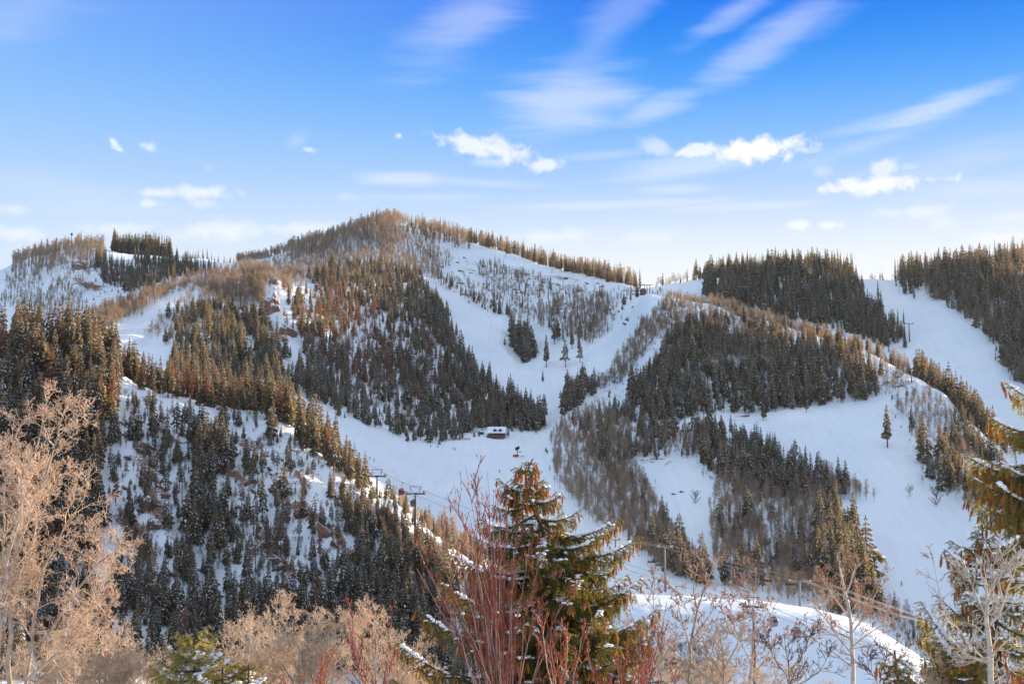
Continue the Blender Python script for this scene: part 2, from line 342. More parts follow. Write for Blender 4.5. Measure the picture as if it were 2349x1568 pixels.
def projA(x, y, z):
    yy = y*CP+z*SP; zz = -y*SP+z*CP; yy = np.where(yy < 1, 1, yy)
    return CX+FU*x/yy, CY-FU*zz/yy
U0, V0 = projA(X, Y, TZ)
# groomed runs (smooth, treeless)
RUNS = [
 [(660,915),(760,968),(880,1003),(1000,1028),(1060,1013),(1250,1003),(1258,1012),(1250,1100),(1290,1180),(1300,1340),(1000,1250),(860,1140),(760,1060),(640,950)],
 [(1000,655),(1060,690),(1130,718),(1162,725),(1165,800),(1200,842),(1250,858),(1300,848),(1360,790),(1440,730),(1478,668),(1530,684),(1470,745),(1392,850),(1300,900),(1268,985),(1240,960),(1170,905),(1100,855),(1042,772),(1030,700)],
 [(1640,962),(1760,952),(1950,925),(2030,912),(2042,1020),(2110,1110),(2250,1185),(2349,1210),(2349,1420),(2130,1440),(2010,1340),(1890,1170),(1990,1150),(1960,1105),(1750,1010)],
 [(1455,1065),(1590,1072),(1640,1120),(1625,1200),(1640,1320),(1560,1262),(1500,1150)],
 [(1985,645),(2070,655),(2160,705),(2250,775),(2292,855),(2285,900),(2220,850),(2100,790),(2080,745),(2000,700)],
 [(228,572),(300,592),(312,622),(262,602),(232,592)],
 [(225,775),(400,672),(432,668),(330,762),(250,800)],
 [(1385,1245),(1450,1262),(1500,1320),(1560,1345),(1640,1370),(1380,1370)],
 [(1540,655),(1600,650),(1602,672),(1560,690),(1540,682)],
 [(430,600),(525,612),(525,618),(440,606)],
 [(2290,890),(2400,890),(2400,960),(2310,960)]]
runm = np.zeros(U0.shape, bool)
inframe = (Y > 10) & (TT[:, None] > 3.9)
for p in RUNS[:]: runm |= in_poly(U0, V0, p) & inframe
runm[TT < 3.95] = False
rough = np.where(runm, .12, 1.0)
for _ in range(3):
    rough[1:-1] = (rough[:-2]+rough[1:-1]*2+rough[2:])/4; rough[:, 1:-1] = (rough[:, :-2]+rough[:, 1:-1]*2+rough[:, 2:])/4
T2 = TT[:, None]*np.ones((1, NA))
ampL = np.interp(TT, [0, 2, 3, 3.5, 4, 5, 6, 7, 8, 9, 10, 11, 12], [0, .3, 2.0, 3.5, 1.6, .8, 1.5, 3, 6, 3, 3.5, 3, 20])[:, None]
relief = np.interp(TT, [6, 6.6, 7.3, 8.4, 9.2], [0, 5, 10, 8, 0])[:, None]
calm = np.where((U0 > 1050) & (T2 < 5) & (Y > 10), .25, 1.0)
ZT = TZ + ampL*rough*calm*fbm(X/45., Y/45., 4, 3) + ampL*.35*rough*calm*(np.abs(fbm(X/16., Y/16., 3, 11))*2-.5)
ZT += relief*rough*(np.abs(fbm(X/110.+3, Y/170., 3, 57))*2-.6)
face = np.where((T2 > 3) & (T2 < 4.05) & (U0 < 1010), 1.0, 0.0)
ZT += face*(1.6*(np.abs(fbm(X/11., Y/11., 3, 91))*2-.5)+.7*fbm(X/3.5, Y/3.5, 2, 92))
ZT += np.where(T2 > 2.2, .25, .05)*fbm(X/5., Y/5., 2, 31)
# near right hill stays smooth snow
# rock bands: near-left rocky face and ledges
rock = np.zeros(U0.shape)
def blob(u, v, hw, hh, tilt, s, tmin, tmax):
    global rock
    c, sn = math.cos(R(tilt)), math.sin(R(tilt)); du = U0-u; dv = V0-v
    a = (du*c+dv*sn)/hw; b = (-du*sn+dv*c)/hh
    rock = np.maximum(rock, np.where((T2 > tmin) & (T2 < tmax) & (Y > 10), s*np.exp(-(a*a+b*b)), 0))
for q in [(345,1090,50,14,50),(330,1040,26,9,30),(350,1140,70,16,60),(300,1200,60,26,50),(330,1260,70,20,60),(690,1110,30,12,20),(700,1180,60,16,40),(760,1230,80,15,42),(830,1290,60,12,35),(620,1250,40,18,50),(640,1290,60,15,35),(540,1090,45,12,20),(460,1180,60,12,50),(880,1200,50,10,35),(400,1010,60,10,20),(560,1010,50,10,10)]:
    blob(*q, .85, 3, 4.05)
for q in [(190,610,34,10,10),(200,655,44,14,20),(270,640,30,9,30)]: blob(*q, .9, 8, 11)
for q in [(1140,640,90,5,15),(1200,625,90,5,14),(1100,610,60,4,20),(1330,665,60,10,15),(1270,650,60,5,15),(1400,680,30,7,20),(1300,640,50,5,10)]: blob(*q, .5, 7, 10.2)
for q in [(640,770,26,26,40),(700,700,50,10,40),(620,880,30,14,20),(640,915,30,12,30)]: blob(*q, .7, 6, 10)
for q in [(1530,950,60,12,-40),(1470,1030,50,10,-30),(1520,1053,60,4,5),(1560,1135,40,9,10),(1640,970,60,6,-8),(1990,900,60,7,-20),(1850,945,80,5,-8),(1540,830,30,20,-40),(1520,820,26,12,-50),(2080,885,40,5,-10)]: blob(*q, .72, 5, 8.3)
for q in [(2150,680,36,10,20),(1640,985,30,6,0),(900,975,30,6,20)]: blob(*q, .6, 5, 11)
rock = rock*(1-.9*runm) + np.where(T2 > 3, .10*(1-runm), 0)*np.where((T2 < 4) & (U0 > 1020), 0, 1)+np.where((T2 > 3) & (T2 < 4.02) & (U0 < 1000), .10, 0)
# rocky ground is craggy
ZT += np.clip(rock-.2, 0, 1)*np.interp(TT, [3, 4, 8], [3.0, 3.0, 5.0])[:, None]*(np.abs(fbm(X/7., Y/7., 3, 77))*2)
NR = len(TR)
Vt = np.stack([X, Y, ZT], -1).reshape(-1, 3)
ii, jj = np.meshgrid(np.arange(NR-1), np.arange(NA-1), indexing='ij')
q = np.stack([ii*NA+jj, ii*NA+jj+1, (ii+1)*NA+jj+1, (ii+1)*NA+jj], -1).reshape(-1, 4)[:, ::-1]
gm = np_mesh('snow_ground', Vt, q, [MT['ground']], smooth=True)
at = gm.attributes.new('rock', 'FLOAT', 'POINT'); at.data.foreach_set('value', rock.astype(np.float32).ravel())
obj('snowy_mountain_ground', gm, kind='structure', label='snow covered hills and ski slopes with patches of bare red rock')
# cap the small disc under the camera
cap = MB(); cap.add([(2.02*math.sin(R(a)), 2.02*math.cos(R(a)), -12.02) for a in range(0, 360, 10)], [tuple(range(36))[::-1]]); obj('snow_patch', cap.mesh('snow_patch', [MT['ground']]), kind='structure')
vis = (np.abs(azs) < R(27)); c0 = np.where(vis)[0][0]; c1 = np.where(vis)[0][-1]
bq = q.reshape(NR-1, NA-1, 4)[:, c0:c1].reshape(-1, 4)
BVH = BVHTree.FromPolygons(Vt.tolist(), bq.tolist())
def hit(u, v):
    d = ray(u, v).normalized(); h_ = BVH.ray_cast(Vector((0, 0, 0)), d); return h_[0]
def ground_xy(x, y):
    h_ = BVH.ray_cast(Vector((x, y, 900)), Vector((0, 0, -1)))
    return h_[0].z if h_[0] else -12.0
def surf(a, t):
    """point of the land at azimuth a (radians) and line parameter t"""
    fi = np.interp(a, azs, np.arange(NA)); ft = np.interp(t, TT, np.arange(NR)); i = min(int(ft), NR-2); j = min(int(fi), NA-2); fa = fi-j; fb = ft-i
    V4 = Vt.reshape(NR, NA, 3); p = (V4[i, j]*(1-fa)+V4[i, j+1]*fa)*(1-fb)+(V4[i+1, j]*(1-fa)+V4[i+1, j+1]*fa)*fb
    return Vector(p.tolist())

# ------------------------------------------------------------------ far tree meshes
def trunk_mesh(name, H, r0, mat, bend=.0, seed=0, k=5):
    rg = random.Random(seed); mb = MB(); pts = []; rs = []
    bx, by = rg.uniform(-1, 1)*bend*H, rg.uniform(-1, 1)*bend*H
    for i in range(5):
        t = i/4; pts.append((bx*t*t, by*t*t, H*t - (.6 if i == 0 else 0))); rs.append(r0*(1-t*.92))
    mb.path(pts, rs, k); return mb.mesh(name, [mat])
def conifer(name, H, rad, tiers, nb, seed, mats, bottom=.08, snow=.45, power=.8, droop=.45, gap=.0, flat=0):
    rg = random.Random(seed); V = []; F = []; MI = []
    def tri(a, b, c, m):
        n = len(V); V.extend((a, b, c)); F.append((n, n+1, n+2)); MI.append(m)
    lop = [rg.uniform(.72, 1.2) for _ in range(9)]
    for i in range(tiers):
        t = (i+rg.uniform(-.4, .4))/tiers; t = min(max(t, 0), .985); z = H*(bottom+(1-bottom)*t)
        prof = (1-t)**power if not flat else (1-t**2.4)**.8*.9+.02
        if t < .12: prof *= .55+t*3.7
        L0 = rad*prof+.12
        n = max(3, int(nb*(.5+.5*prof)))
        tw = rg.uniform(.75, 1.15)
        for j in range(n):
            if rg.random() < gap: continue
            a = 2*math.pi*(j+rg.uniform(-.4, .4))/n+i*1.7
            L = L0*tw*rg.uniform(.65, 1.15)*lop[int((a % 6.283)/6.283*8.99)]
            ca, sa = math.cos(a), math.sin(a); dr = droop*L*rg.uniform(.6, 1.3); rise = .12*L
            w = .26*L+.12
            def pt(s, lat, dz=0):
                return (ca*L*s-sa*lat, sa*L*s+ca*lat, z+rise*math.sin(s*3)-dr*s*s+dz)
            # several ragged finger blades per branch
            for f in range(4):
                s0 = rg.uniform(0, .45); s1 = rg.uniform(.6, 1.05); off = rg.uniform(-w, w)
                tri(pt(s0, off*.3-w*.28, rg.uniform(-.1, .1)), pt(s0+.25, off*.5+w*.30, -.1*L*rg.random()), pt(s1, off, -rg.uniform(0, .28)*L), 0)
            tri(pt(.3, -.05), pt(.9, .1, -.1), pt(.65, rg.uniform(-.2, .2), -.38*L-.2), 0)
            for q9 in range(2):
                if rg.random() > snow*1.7: continue
                s0 = rg.uniform(.25, .75); ww = w*rg.uniform(.10, .26); o_ = rg.uniform(-w, w)*.7; s1 = min(1.02, s0+rg.uniform(.15, .34))
                tri(pt(s0, o_-ww, .08), pt((s0+s1)/2, o_+ww, .10), pt(s1, o_+rg.uniform(-ww, ww), .05), 1)
    # leader
    for j in range(3):
        a = j*2.1; tri((.10*math.cos(a), .10*math.sin(a), H*.95), (-.1*math.cos(a), -.1*math.sin(a), H*.95), (0, 0, H*1.02), 0)
    return np_mesh(name, V, F, mats, MI)
def twiggy(name, H, rad, nbr, seed, mat, bottom=.35, w=.05, up=1.0, sub=5):
    rg = random.Random(seed); V = []; F = []
    def rib(p, q, w0):
        d = (q-p); a = d.cross(Vector((rg.uniform(-1, 1), rg.uniform(-1, 1), .1)));
        if a.length < 1e-5: return
        a = a.normalized()*w0; n = len(V); V.extend((tuple(p-a), tuple(p+a), tuple(q))); F.append((n, n+1, n+2))
    for i in range(nbr):
        t = rg.uniform(0, 1); z = H*(bottom+(1-bottom)*t); a = rg.uniform(0, 6.283)
        L = rad*1.2*(1.0-.66*t)*rg.uniform(.5, 1.2)*(1.0 if t > .12 else .6)
        p = Vector((0, 0, z)); e = p+Vector((math.cos(a)*L, math.sin(a)*L, L*up*rg.uniform(.3, 1.2)))
        rib(p, e, w)
        for s in range(sub):
            k = rg.uniform(.25, 1); b = p.lerp(e, k); a2 = a+rg.uniform(-1.1, 1.1); l2 = L*rg.uniform(.25, .6)
            e2 = b+Vector((math.cos(a2)*l2*.8, math.sin(a2)*l2*.8, l2*up*rg.uniform(.4, 1.6))); rib(b, e2, w*.62)
            if sub > 3:
                b3 = b.lerp(e2, .5); rib(b3, b3+Vector((rg.uniform(-.4, .4), rg.uniform(-.4, .4), .5))*l2, w*.5)
    return np_mesh(name, V, F, [mat])
FM = [MT['needle_far'], MT['snow']]; RM = [MT['needle_red'], MT['snow']]
KIND = {
 'spruce': [('spruce_tree', [(trunk_mesh('trunk', 10, .16, MT['bark_far'], .01, s), conifer('crown', 10, r_, ti, nb, s, FM, bo, sn, pw, dr)) for s, r_, ti, nb, bo, sn, pw, dr in
     [(1, 1.9, 22, 9, .05, .42, .85, .45), (2, 1.6, 24, 8, .08, .55, .75, .5), (3, 2.2, 20, 9, .04, .40, .8, .35), (4, 1.5, 24, 8, .14, .5, .7, .55), (5, 1.9, 20, 8, .18, .38, .62, .4), (6, 2.4, 21, 9, .10, .62, .7, .4), (7, 1.3, 26, 7, .22, .35, .6, .6), (8, 2.6, 17, 9, .06, .7, .9, .3), (9, 2.0, 15, 7, .25, .5, .5, .25), (10, 1.75, 22, 8, .03, .8, .85, .5)]])],
 'spire': [('fir_tree', [(trunk_mesh('trunk', 10, .13, MT['bark_far'], .01, s), conifer('crown', 10, r_, 24, 7, s, FM, .05, .35, .75, .6)) for s, r_ in [(11, .95), (12, 1.15), (13, .8)]])],
 'dead': [('dead_pine_tree', [(trunk_mesh('trunk', 10, .13, MT['bark_far'], .015, s), conifer('crown', 10, r_, 18, 7, s, RM, bo, .10, .6, .2, .22)) for s, r_, bo in [(21, 1.4, .25), (22, 1.2, .35), (23, 1.6, .2), (24, 1.1, .4)]])],
 'pine': [('pine_tree', [(trunk_mesh('trunk', 10, .15, MT['bark_far'], .03, s), conifer('crown', 10, r_, 15, 8, s, FM, bo, .45, .55, .2, .12, 1)) for s, r_, bo in [(31, 1.7, .30), (32, 1.4, .45), (33, 1.9, .25)]])],
 'aspen': [('aspen_tree', [(trunk_mesh('trunk', 10, .085, MT['aspen_bark'], .03, s, 4), twiggy('crown', 10, r_, nb, s, MT['aspen_twig'], bo, .05)) for s, r_, nb, bo in [(41, 1.7, 90, .30), (42, 1.4, 76, .38), (43, 1.9, 100, .24), (44, 1.2, 66, .45)]])],
 'brush': [('bare_shrub', [(None, twiggy('crown', 3, 1.6, 34, s, MT['brush'], .0, .05, 1.2)) for s in (51, 52, 53)])],
}
TREES = []      # (kind, pos, height, rot, variant, region index)
REG = []        # region label text
def add_tree(kind, p, hgt, ri, var=None):
    nv = len(KIND[kind][0][1])
    TREES.append([kind, p.copy(), hgt, random.uniform(0, 6.283), random.randrange(nv) if var is None else var, ri])
def pick(mix):
    x = random.random()*sum(w for _, w in mix)
    for k, w in mix:
        x -= w
        if x <= 0: return k
    return mix[-1][0]
CLIFF = [(606,655),(640,650),(700,800),(700,850),(640,800),(610,740)]
SCALE = {'spruce': 1, 'spire': 1, 'dead': .95, 'pine': .85, 'aspen': .8, 'brush': .22}
def np_in(u, v, poly): return bool(in_poly(np.array(u), np.array(v), poly))
def region(text, poly, n, mix, hh, avoid_runs=True, clump=0.0, rmin=0):
    n = int(n*(1.45 if dict(mix).get('aspen', 0) > 4 else 1.3))
    ri = len(REG); REG.append(text)
    us = [p[0] for p in poly]; vs = [p[1] for p in poly]; got = 0; tries = 0
    while got < n and tries < n*14:
        tries += 1
        u = random.uniform(min(us), max(us)); v = random.uniform(min(vs), max(vs))
        if not np_in(u, v, poly): continue
        stray = random.random() < .16
        if stray: u += random.gauss(0, 17); v += random.gauss(0, 9)
        if avoid_runs and any(np_in(u, v, p) for p in RUNS) and not (stray and random.random() < .35): continue
        if clump:
            if float(vnoise(np.array(u/34.), np.array(v/30.), 5)) < clump*random.uniform(.6, 1.1): continue
        if np_in(u, v, CLIFF) and random.random() < .93: continue
        p = hit(u, v)
        if p is None or p.length < rmin: continue
        k = pick(mix); add_tree(k, p, random.uniform(*hh)*SCALE[k]*random.choice((1.1, 1, .85, .7, .5))*(.7 if stray else 1), ri); got += 1
def strip(text, u0, u1, line, dt0, dt1, n, mix, hh, powr=1.0):
    """trees standing along a ridge line and just behind it"""
    n = int(n*1.35)
    ri = len(REG); REG.append(text)
    for _ in range(n):
        u = random.uniform(u0, u1)
        if u0 > 600 and random.random() > .30+min((u-u0), (u1-u))/70.: continue
        a = math.atan2((u-CX), FU*1.02); t = line+dt0+(dt1-dt0)*random.random()**powr
        p = surf(a, t); k = pick(mix); add_tree(k, p, random.uniform(*hh)*SCALE[k]*random.choice((1, 1, .85, .7)), ri)
def lone(text, kind, items):
    for i, (u, v, hu) in enumerate(items):
        p = hit(u, v)
        if p is None: continue
        ri = len(REG); REG.append(text)
        add_tree(kind, p, hu*math.hypot(p.x, p.y)/FU, ri)

T_L1, T_A, T_B, T_C, T_D, T_E = 4, 6, 7, 8, 9, 10
S, F_, D_, PN, AS, BR = 'spruce', 'spire', 'dead', 'pine', 'aspen', 'brush'
# near-left hillside
region('tall snow dusted {k} on the dark upper left of the nearest hillside', [(-20,800),(90,800),(210,812),(268,858),(275,960),(240,1120),(225,1300),(-20,1320)], 330, [(S,6),(PN,2),(D_,1.0)], (13,19))
strip('tall {k} along the sunlit crest of the nearest left hillside', -10, 250, T_L1, -.12, .25, 70, [(S,6),(D_,1.2)], (14,19))
strip('{k} on the crest of the near left hillside where red dead pines stand', 230, 640, T_L1, -.14, .3, 165, [(S,4),(D_,3.5),(PN,1)], (9,15))
strip('golden lit {k} on the descending crest of the near hillside', 600, 760, T_L1, -.15, .35, 55, [(S,6),(D_,.6)], (12,18))
strip('golden lit {k} on the lower crest beside the first gondola tower', 740, 836, T_L1, -.16, .25, 30, [(S,6)], (8,13))
strip('low {k} on the crest below the gondola towers', 840, 1010, T_L1, -.2, .1, 30, [(S,6),(PN,1)], (3,6.5))
region('snowy {k} scattered over the near rocky hillside', [(270,900),(450,950),(640,975),(860,1150),(1000,1250),(1010,1330),(700,1400),(280,1400),(250,1100)], 330, [(S,3),(PN,4),(D_,.6),(BR,1.6)], (6,11), clump=.42)
region('dark {k} in the gully of the near rocky hillside', [(430,960),(520,1000),(510,1250),(480,1350),(400,1330),(440,1150)], 60, [(S,5),(PN,2)], (10,15))
region('{k} low on the near hillside above the tan bushes', [(170,1330),(700,1390),(1000,1300),(1040,1400),(1000,1560),(0,1560),(0,1330)], 560, [(S,5),(PN,3),(D_,.6)], (7,13))
region('{k} crowded on the right shoulder of the near hillside', [(740,1120),(860,1185),(1000,1275),(1040,1400),(800,1400),(820,1250)], 190, [(S,6),(PN,2)], (5,10))
region('thin bare {k} on the near rocky hillside', [(270,950),(640,1000),(1000,1260),(1000,1450),(250,1450)], 260, [(BR,5),(AS,1.5)], (5,9))
strip('sunlit bare {k} behind the crest beside the gondola cabins', 875, 1010, T_L1, .1, .8, 150, [(AS,6),(BR,2)], (5,8.5))
strip('{k} behind the near crest left of the large front spruce', 970, 1110, T_L1, .15, 1.3, 80, [(S,4),(D_,2.0),(AS,3)], (9,14))
strip('brown {k} behind the near crest hidden by the front spruce', 1080, 1260, T_L1, .1, .9, 120, [(AS,5),(BR,5)], (5,9))
region('scrubby little {k} dotted over the near rocky hillside', [(270,900),(450,950),(640,975),(860,1150),(1000,1250),(1010,1400),(250,1400),(250,1100)], 620, [(PN,4),(S,2),(BR,3),(D_,.4)], (2.5,6))
region('low {k} on the snowy parts of the central mountainside', [(400,860),(405,735),(640,690),(880,610),(1000,690),(1045,790),(1170,918),(1240,993),(1000,1018),(700,905),(500,915)], 900, [(BR,5),(S,1.5)], (3,7))
region('low {k} on the snowy face under the summit ridge', [(960,570),(1060,590),(1180,620),(1300,665),(1420,680),(1400,780),(1270,770),(1060,690)], 500, [(BR,6),(S,1)], (2.5,6))
region('low {k} on the far left mountain and its rocky flank', [(0,640),(200,590),(330,640),(300,680),(120,780),(0,760)], 420, [(BR,6),(S,1)], (3,6))
region('low {k} around the woods of the right knoll', [(1360,900),(1530,690),(1960,800),(2060,850),(2240,1000),(2120,1060),(2000,900),(1500,980),(1440,1060),(1300,1010)], 900, [(BR,7),(S,1)], (3,7))
region('low {k} in the lower right wood', [(1560,1000),(1990,1140),(1890,1180),(2000,1400),(1640,1330),(1620,1130)], 400, [(BR,7),(S,1)], (3,7))
region('brown {k} at the foot of the near snow hill', [(1390,1430),(1480,1450),(1620,1500),(1700,1568),(1390,1568)], 220, [(BR,8),(AS,1)], (5,9))
region('{k} on the low end of the near hillside behind the large front spruce', [(960,1300),(1010,1270),(1100,1325),(1200,1365),(1330,1385),(1400,1568),(860,1568)], 420, [(S,5),(PN,2),(AS,3)], (5,9))
strip('{k} on the lowest part of the near crest behind the large front spruce', 1000, 1330, T_L1, -.3, .1, 110, [(S,3),(AS,5),(BR,3)], (4,8))
# big central mountainside
CEN = [(395,860),(405,735),(470,700),(520,705),(600,740),(640,690),(700,640),(760,612),(880,610),(960,625),(1000,690),(1030,730),(1045,790),(1100,868),(1170,918),(1248,968),(1240,993),(1130,985),(1060,995),(1000,1018),(900,995),(780,955),(700,905),(600,930),(500,915)]
region('dark {k} in the dense wood on the central mountainside', CEN, 640, [(S,6),(PN,1.6)], (11,19))
region('dark {k} of the wood between the rock cliff and the hidden gully', [(395,860),(405,740),(500,705),(620,740),(640,820),(640,930),(500,915)], 330, [(S,6),(PN,3)], (14,22))
region('dark {k} high under the summit woods', [(700,640),(760,605),(880,605),(960,620),(1010,700),(1030,760),(900,740),(780,680)], 400, [(S,6),(F_,1)], (12,18))
region('{k} in the rust coloured stand on the central mountainside', [(640,670),(760,665),(900,740),(1020,790),(1060,880),(960,900),(850,860),(760,860),(650,760)], 430, [(D_,7),(S,2)], (12,18), clump=.3)
region('{k} along the right edge of the central wood beside the ski run', [(960,700),(1010,700),(1045,790),(1100,868),(1170,918),(1248,968),(1240,993),(1130,975),(1050,900)], 190, [(S,6)], (14,22))
region('tall {k} low in the central wood above the snowy clearing', [(760,850),(1060,880),(1060,940),(960,960),(880,900),(780,900)], 120, [(S,4),(D_,4)], (12,18))
region('{k} low in the central wood beside the log lodge', [(1040,960),(1248,960),(1252,990),(1100,985),(1060,1000)], 120, [(S,6)], (11,18))
region('{k} standing at the foot of the central wood above the ski run', [(760,950),(900,995),(1000,1018),(1060,1000),(1060,985),(900,965),(780,920)], 60, [(S,6)], (6,14))
region('gold tinted {k} around the left end of the ski run', [(620,880),(740,860),(790,950),(700,915)], 70, [(S,6)], (12,17))
region('bare {k} of the mottled aspen slope below the summit', [(860,530),(905,515),(960,530),(1010,548),(1010,645),(940,625),(870,600)], 620, [(AS,8),(F_,.4)], (9,13))
region('brown {k} of the aspen woods left of the summit', [(540,612),(600,606),(640,594),(700,578),(760,560),(860,526),(905,516),(915,560),(900,600),(760,610),(700,640),(640,680),(590,700)], 1500, [(AS,9)], (9,13))
region('tan {k} of the sunlit aspen spur on the left', [(205,740),(210,722),(300,690),(450,636),(560,616),(620,622),(600,700),(520,700),(440,660),(400,680),(250,770)], 1350, [(AS,9)], (9,14))
region('bare {k} in the hollow below the aspen spur', [(330,770),(440,672),(520,706),(400,770),(400,800)], 150, [(AS,9),(S,.6)], (9,13))
region('bare {k} at the foot of the far left mountain', [(140,790),(200,750),(215,780),(240,800)], 60, [(AS,9)], (8,12))
region('grey bare {k} mixed into the central wood', CEN, 520, [(AS,9)], (9,14))
region('grey bare {k} between the dark wood and the summit aspens', [(690,600),(760,580),(900,570),(960,600),(960,650),(860,640),(700,660)], 330, [(AS,9)], (9,14))
region('bare {k} above the dark wood right of the aspen spur', [(440,660),(560,620),(640,610),(700,640),(620,740),(500,705)], 270, [(AS,9)], (9,14))
# far left mountain
region('bare {k} on the snowy flank of the far left mountain', [(0,640),(70,606),(200,580),(210,600),(200,700),(100,740),(0,690)], 520, [(AS,8),(F_,1.0)], (8,12), clump=.3)
region('bare {k} low on the far left mountain', [(0,690),(200,700),(240,690),(120,750),(60,750)], 60, [(AS,8),(F_,1.5)], (8,12), clump=.4)
region('dense {k} on the dark shoulder of the far left mountain', [(205,604),(228,580),(262,606),(312,628),(305,600),(300,592),(365,596),(440,606),(500,618),(420,640),(300,676),(240,650)], 440, [(F_,6),(S,2)], (13,20))
strip('dark {k} in the tall block on the far left skyline', 226, 366, T_E, -.12, .1, 170, [(F_,5),(S,3)], (24,33))
strip('{k} spaced along the low far left skyline', 366, 540, T_E, -.1, .1, 42, [(F_,6)], (11,19))
strip('bare {k} on the rounded far left skyline', -10, 205, T_E, -.40, .1, 380, [(AS,7),(F_,.6)], (14,25))
strip('bare {k} on the saddle between the left skyline and the summit', 520, 660, T_E, -.3, .1, 260, [(AS,9),(F_,.2)], (11,19))
# summit ridge
strip('bare {k} crowding the summit skyline', 640, 925, T_E, -.75, .08, 800, [(AS,9),(F_,.45)], (11,25))
strip('{k} on the summit ridge just right of the peak', 925, 1075, T_E, -.6, .08, 260, [(AS,6),(F_,1.8)], (11,24))
strip('golden lit {k} lining the ridge right of the summit', 1040, 1480, T_E, -.28, .06, 560, [(F_,3),(S,1.6),(AS,6)], (11,24))
region('bare {k} on the snowy face below the summit ridge', [(960,570),(1060,590),(1180,620),(1300,665),(1420,680),(1400,780),(1340,800),(1270,770),(1180,740),(1060,690),(980,640)], 680, [(AS,7),(F_,1.4),(BR,1)], (9,15), clump=.28)
region('dark {k} along the upper edge of the central ski run', [(1000,640),(1040,670),(1110,712),(1180,742),(1180,725),(1080,680),(1010,630)], 36, [(S,4),(F_,2)], (9,15))
region('bare {k} in the stand between the two arms of the upper run', [(1230,700),(1300,700),(1400,700),(1385,800),(1350,790),(1300,770),(1240,750)], 230, [(AS,8),(S,.5)], (11,15))
region('{k} near the top of the right arm of the upper run', [(1350,680),(1470,672),(1440,710),(1380,740)], 46, [(AS,6),(S,2.5)], (10,15))
region('tall dark {k} in the island of trees amid the upper run', [(1172,770),(1222,760),(1228,842),(1195,830),(1172,800)], 46, [(S,6)], (17,25), avoid_runs=False)
region('{k} at the meeting of the upper runs', [(1290,880),(1340,870),(1370,900),(1290,960),(1282,935)], 55, [(S,6)], (12,20))
# right knoll
region('grey bare {k} on the left flank of the right knoll', [(1360,900),(1400,850),(1475,745),(1530,690),(1620,700),(1560,740),(1490,800),(1430,880)], 620, [(AS,8),(BR,3),(S,.35)], (8,12))
region('olive {k} near the top of the right knoll', [(1540,760),(1600,735),(1700,730),(1800,765),(1900,795),(1960,810),(1980,840),(1800,830),(1600,830),(1500,850)], 230, [(S,6)], (13,20))
region('bare {k} among the olive spruces of the right knoll', [(1560,740),(1640,710),(1800,758),(1960,808),(1960,850),(1700,870),(1560,830)], 620, [(AS,8)], (9,14))
region('dark {k} covering the front of the right knoll', [(1440,930),(1450,880),(1520,830),(1700,850),(1960,830),(2000,860),(2020,925),(1950,922),(1750,948),(1600,952),(1500,975)], 420, [(S,6),(PN,1)], (13,21))
strip('sunlit {k} along the crest of the right knoll', 1640, 2050, T_C, -.10, .2, 300, [(AS,6),(S,2.2)], (9,15))
strip('bare {k} on the bright crest under the ridge lift station', 1500, 1640, T_C, .02, .5, 130, [(AS,8)], (6,10))
strip('orange lit bare {k} in the hollow behind the right knoll crest', 1560, 1700, T_D, -.6, .2, 160, [(AS,8)], (10,15))
region('bare {k} on the open snowy shoulder right of the knoll', [(1960,810),(2060,850),(2100,890),(2040,905),(2010,860)], 60, [(AS,7),(BR,3)], (7,11))
strip('{k} beyond the crest at the foot of the far right run', 2030, 2130, T_C, .05, .8, 60, [(AS,8),(S,1.5)], (10,17))
# dome and far right
DOME = [(1600,680),(1615,662),(1660,655),(1750,642),(1850,640),(1960,648),(1985,660),(1990,700),(2030,735),(2085,782),(2040,800),(1950,765),(1850,745),(1700,705)]
region('dense {k} covering the rounded hill on the right', DOME, 620, [(S,5),(F_,3)], (16,23))
strip('gold rimmed {k} on the skyline of the rounded hill', 1610, 1985, T_E, -.2, .05, 270, [(S,5),(F_,4)], (13,27))
strip('bare {k} scattered on the low skyline right of the lift station', 1510, 1620, T_E, -.05, .1, 34, [(AS,5),(F_,.6)], (8,17))
strip('{k} in the small clump at the left end of the rounded hill', 1586, 1612, T_E, -.03, .03, 8, [(F_,5)], (17,22))
strip('tall {k} on the far right skyline', 2080, 2400, T_E, -.3, .06, 260, [(S,5),(F_,4),(AS,3)], (21,31))
strip('small {k} beside the tower on the far right skyline', 2015, 2085, T_E, -.02, .06, 14, [(F_,5),(AS,3)], (7,13))
FR = [(2100,665),(2200,650),(2400,640),(2400,900),(2330,880),(2300,850),(2285,800),(2230,745),(2170,705)]
region('dense {k} on the far right mountainside', FR, 420, [(S,5),(F_,1.5)], (15,23))
region('brown {k} among the far right evergreens', FR, 420, [(AS,8)], (12,17))
# valley side right of the bowl
region('bare {k} of the grey aspen stand right of the lower ski run', [(1262,1010),(1300,960),(1380,930),(1450,985),(1440,1130),(1420,1180),(1400,1230),(1330,1180),(1275,1110)], 720, [(AS,8)], (9,13))
region('dark {k} among the aspens right of the lower ski run', [(1300,950),(1440,940),(1560,1000),(1500,1040),(1450,1060),(1440,1130),(1400,1100),(1330,1000)], 110, [(S,6)], (9,15))
region('reddish {k} on the steep bank right of the bowl', [(1330,1010),(1400,960),(1440,920),(1440,1000),(1380,1050),(1340,1060)], 170, [(BR,8)], (7,12))
region('bare {k} above the ledge on the right bank', [(1450,990),(1600,975),(1600,1050),(1460,1050)], 190, [(AS,6),(S,1.1),(BR,3)], (7,12))
region('bare {k} in the tongue of aspens left of the small snow run', [(1410,1150),(1460,1080),(1510,1170),(1570,1270),(1640,1330),(1620,1350),(1500,1300),(1430,1240)], 420, [(AS,8),(S,.7)], (9,13))
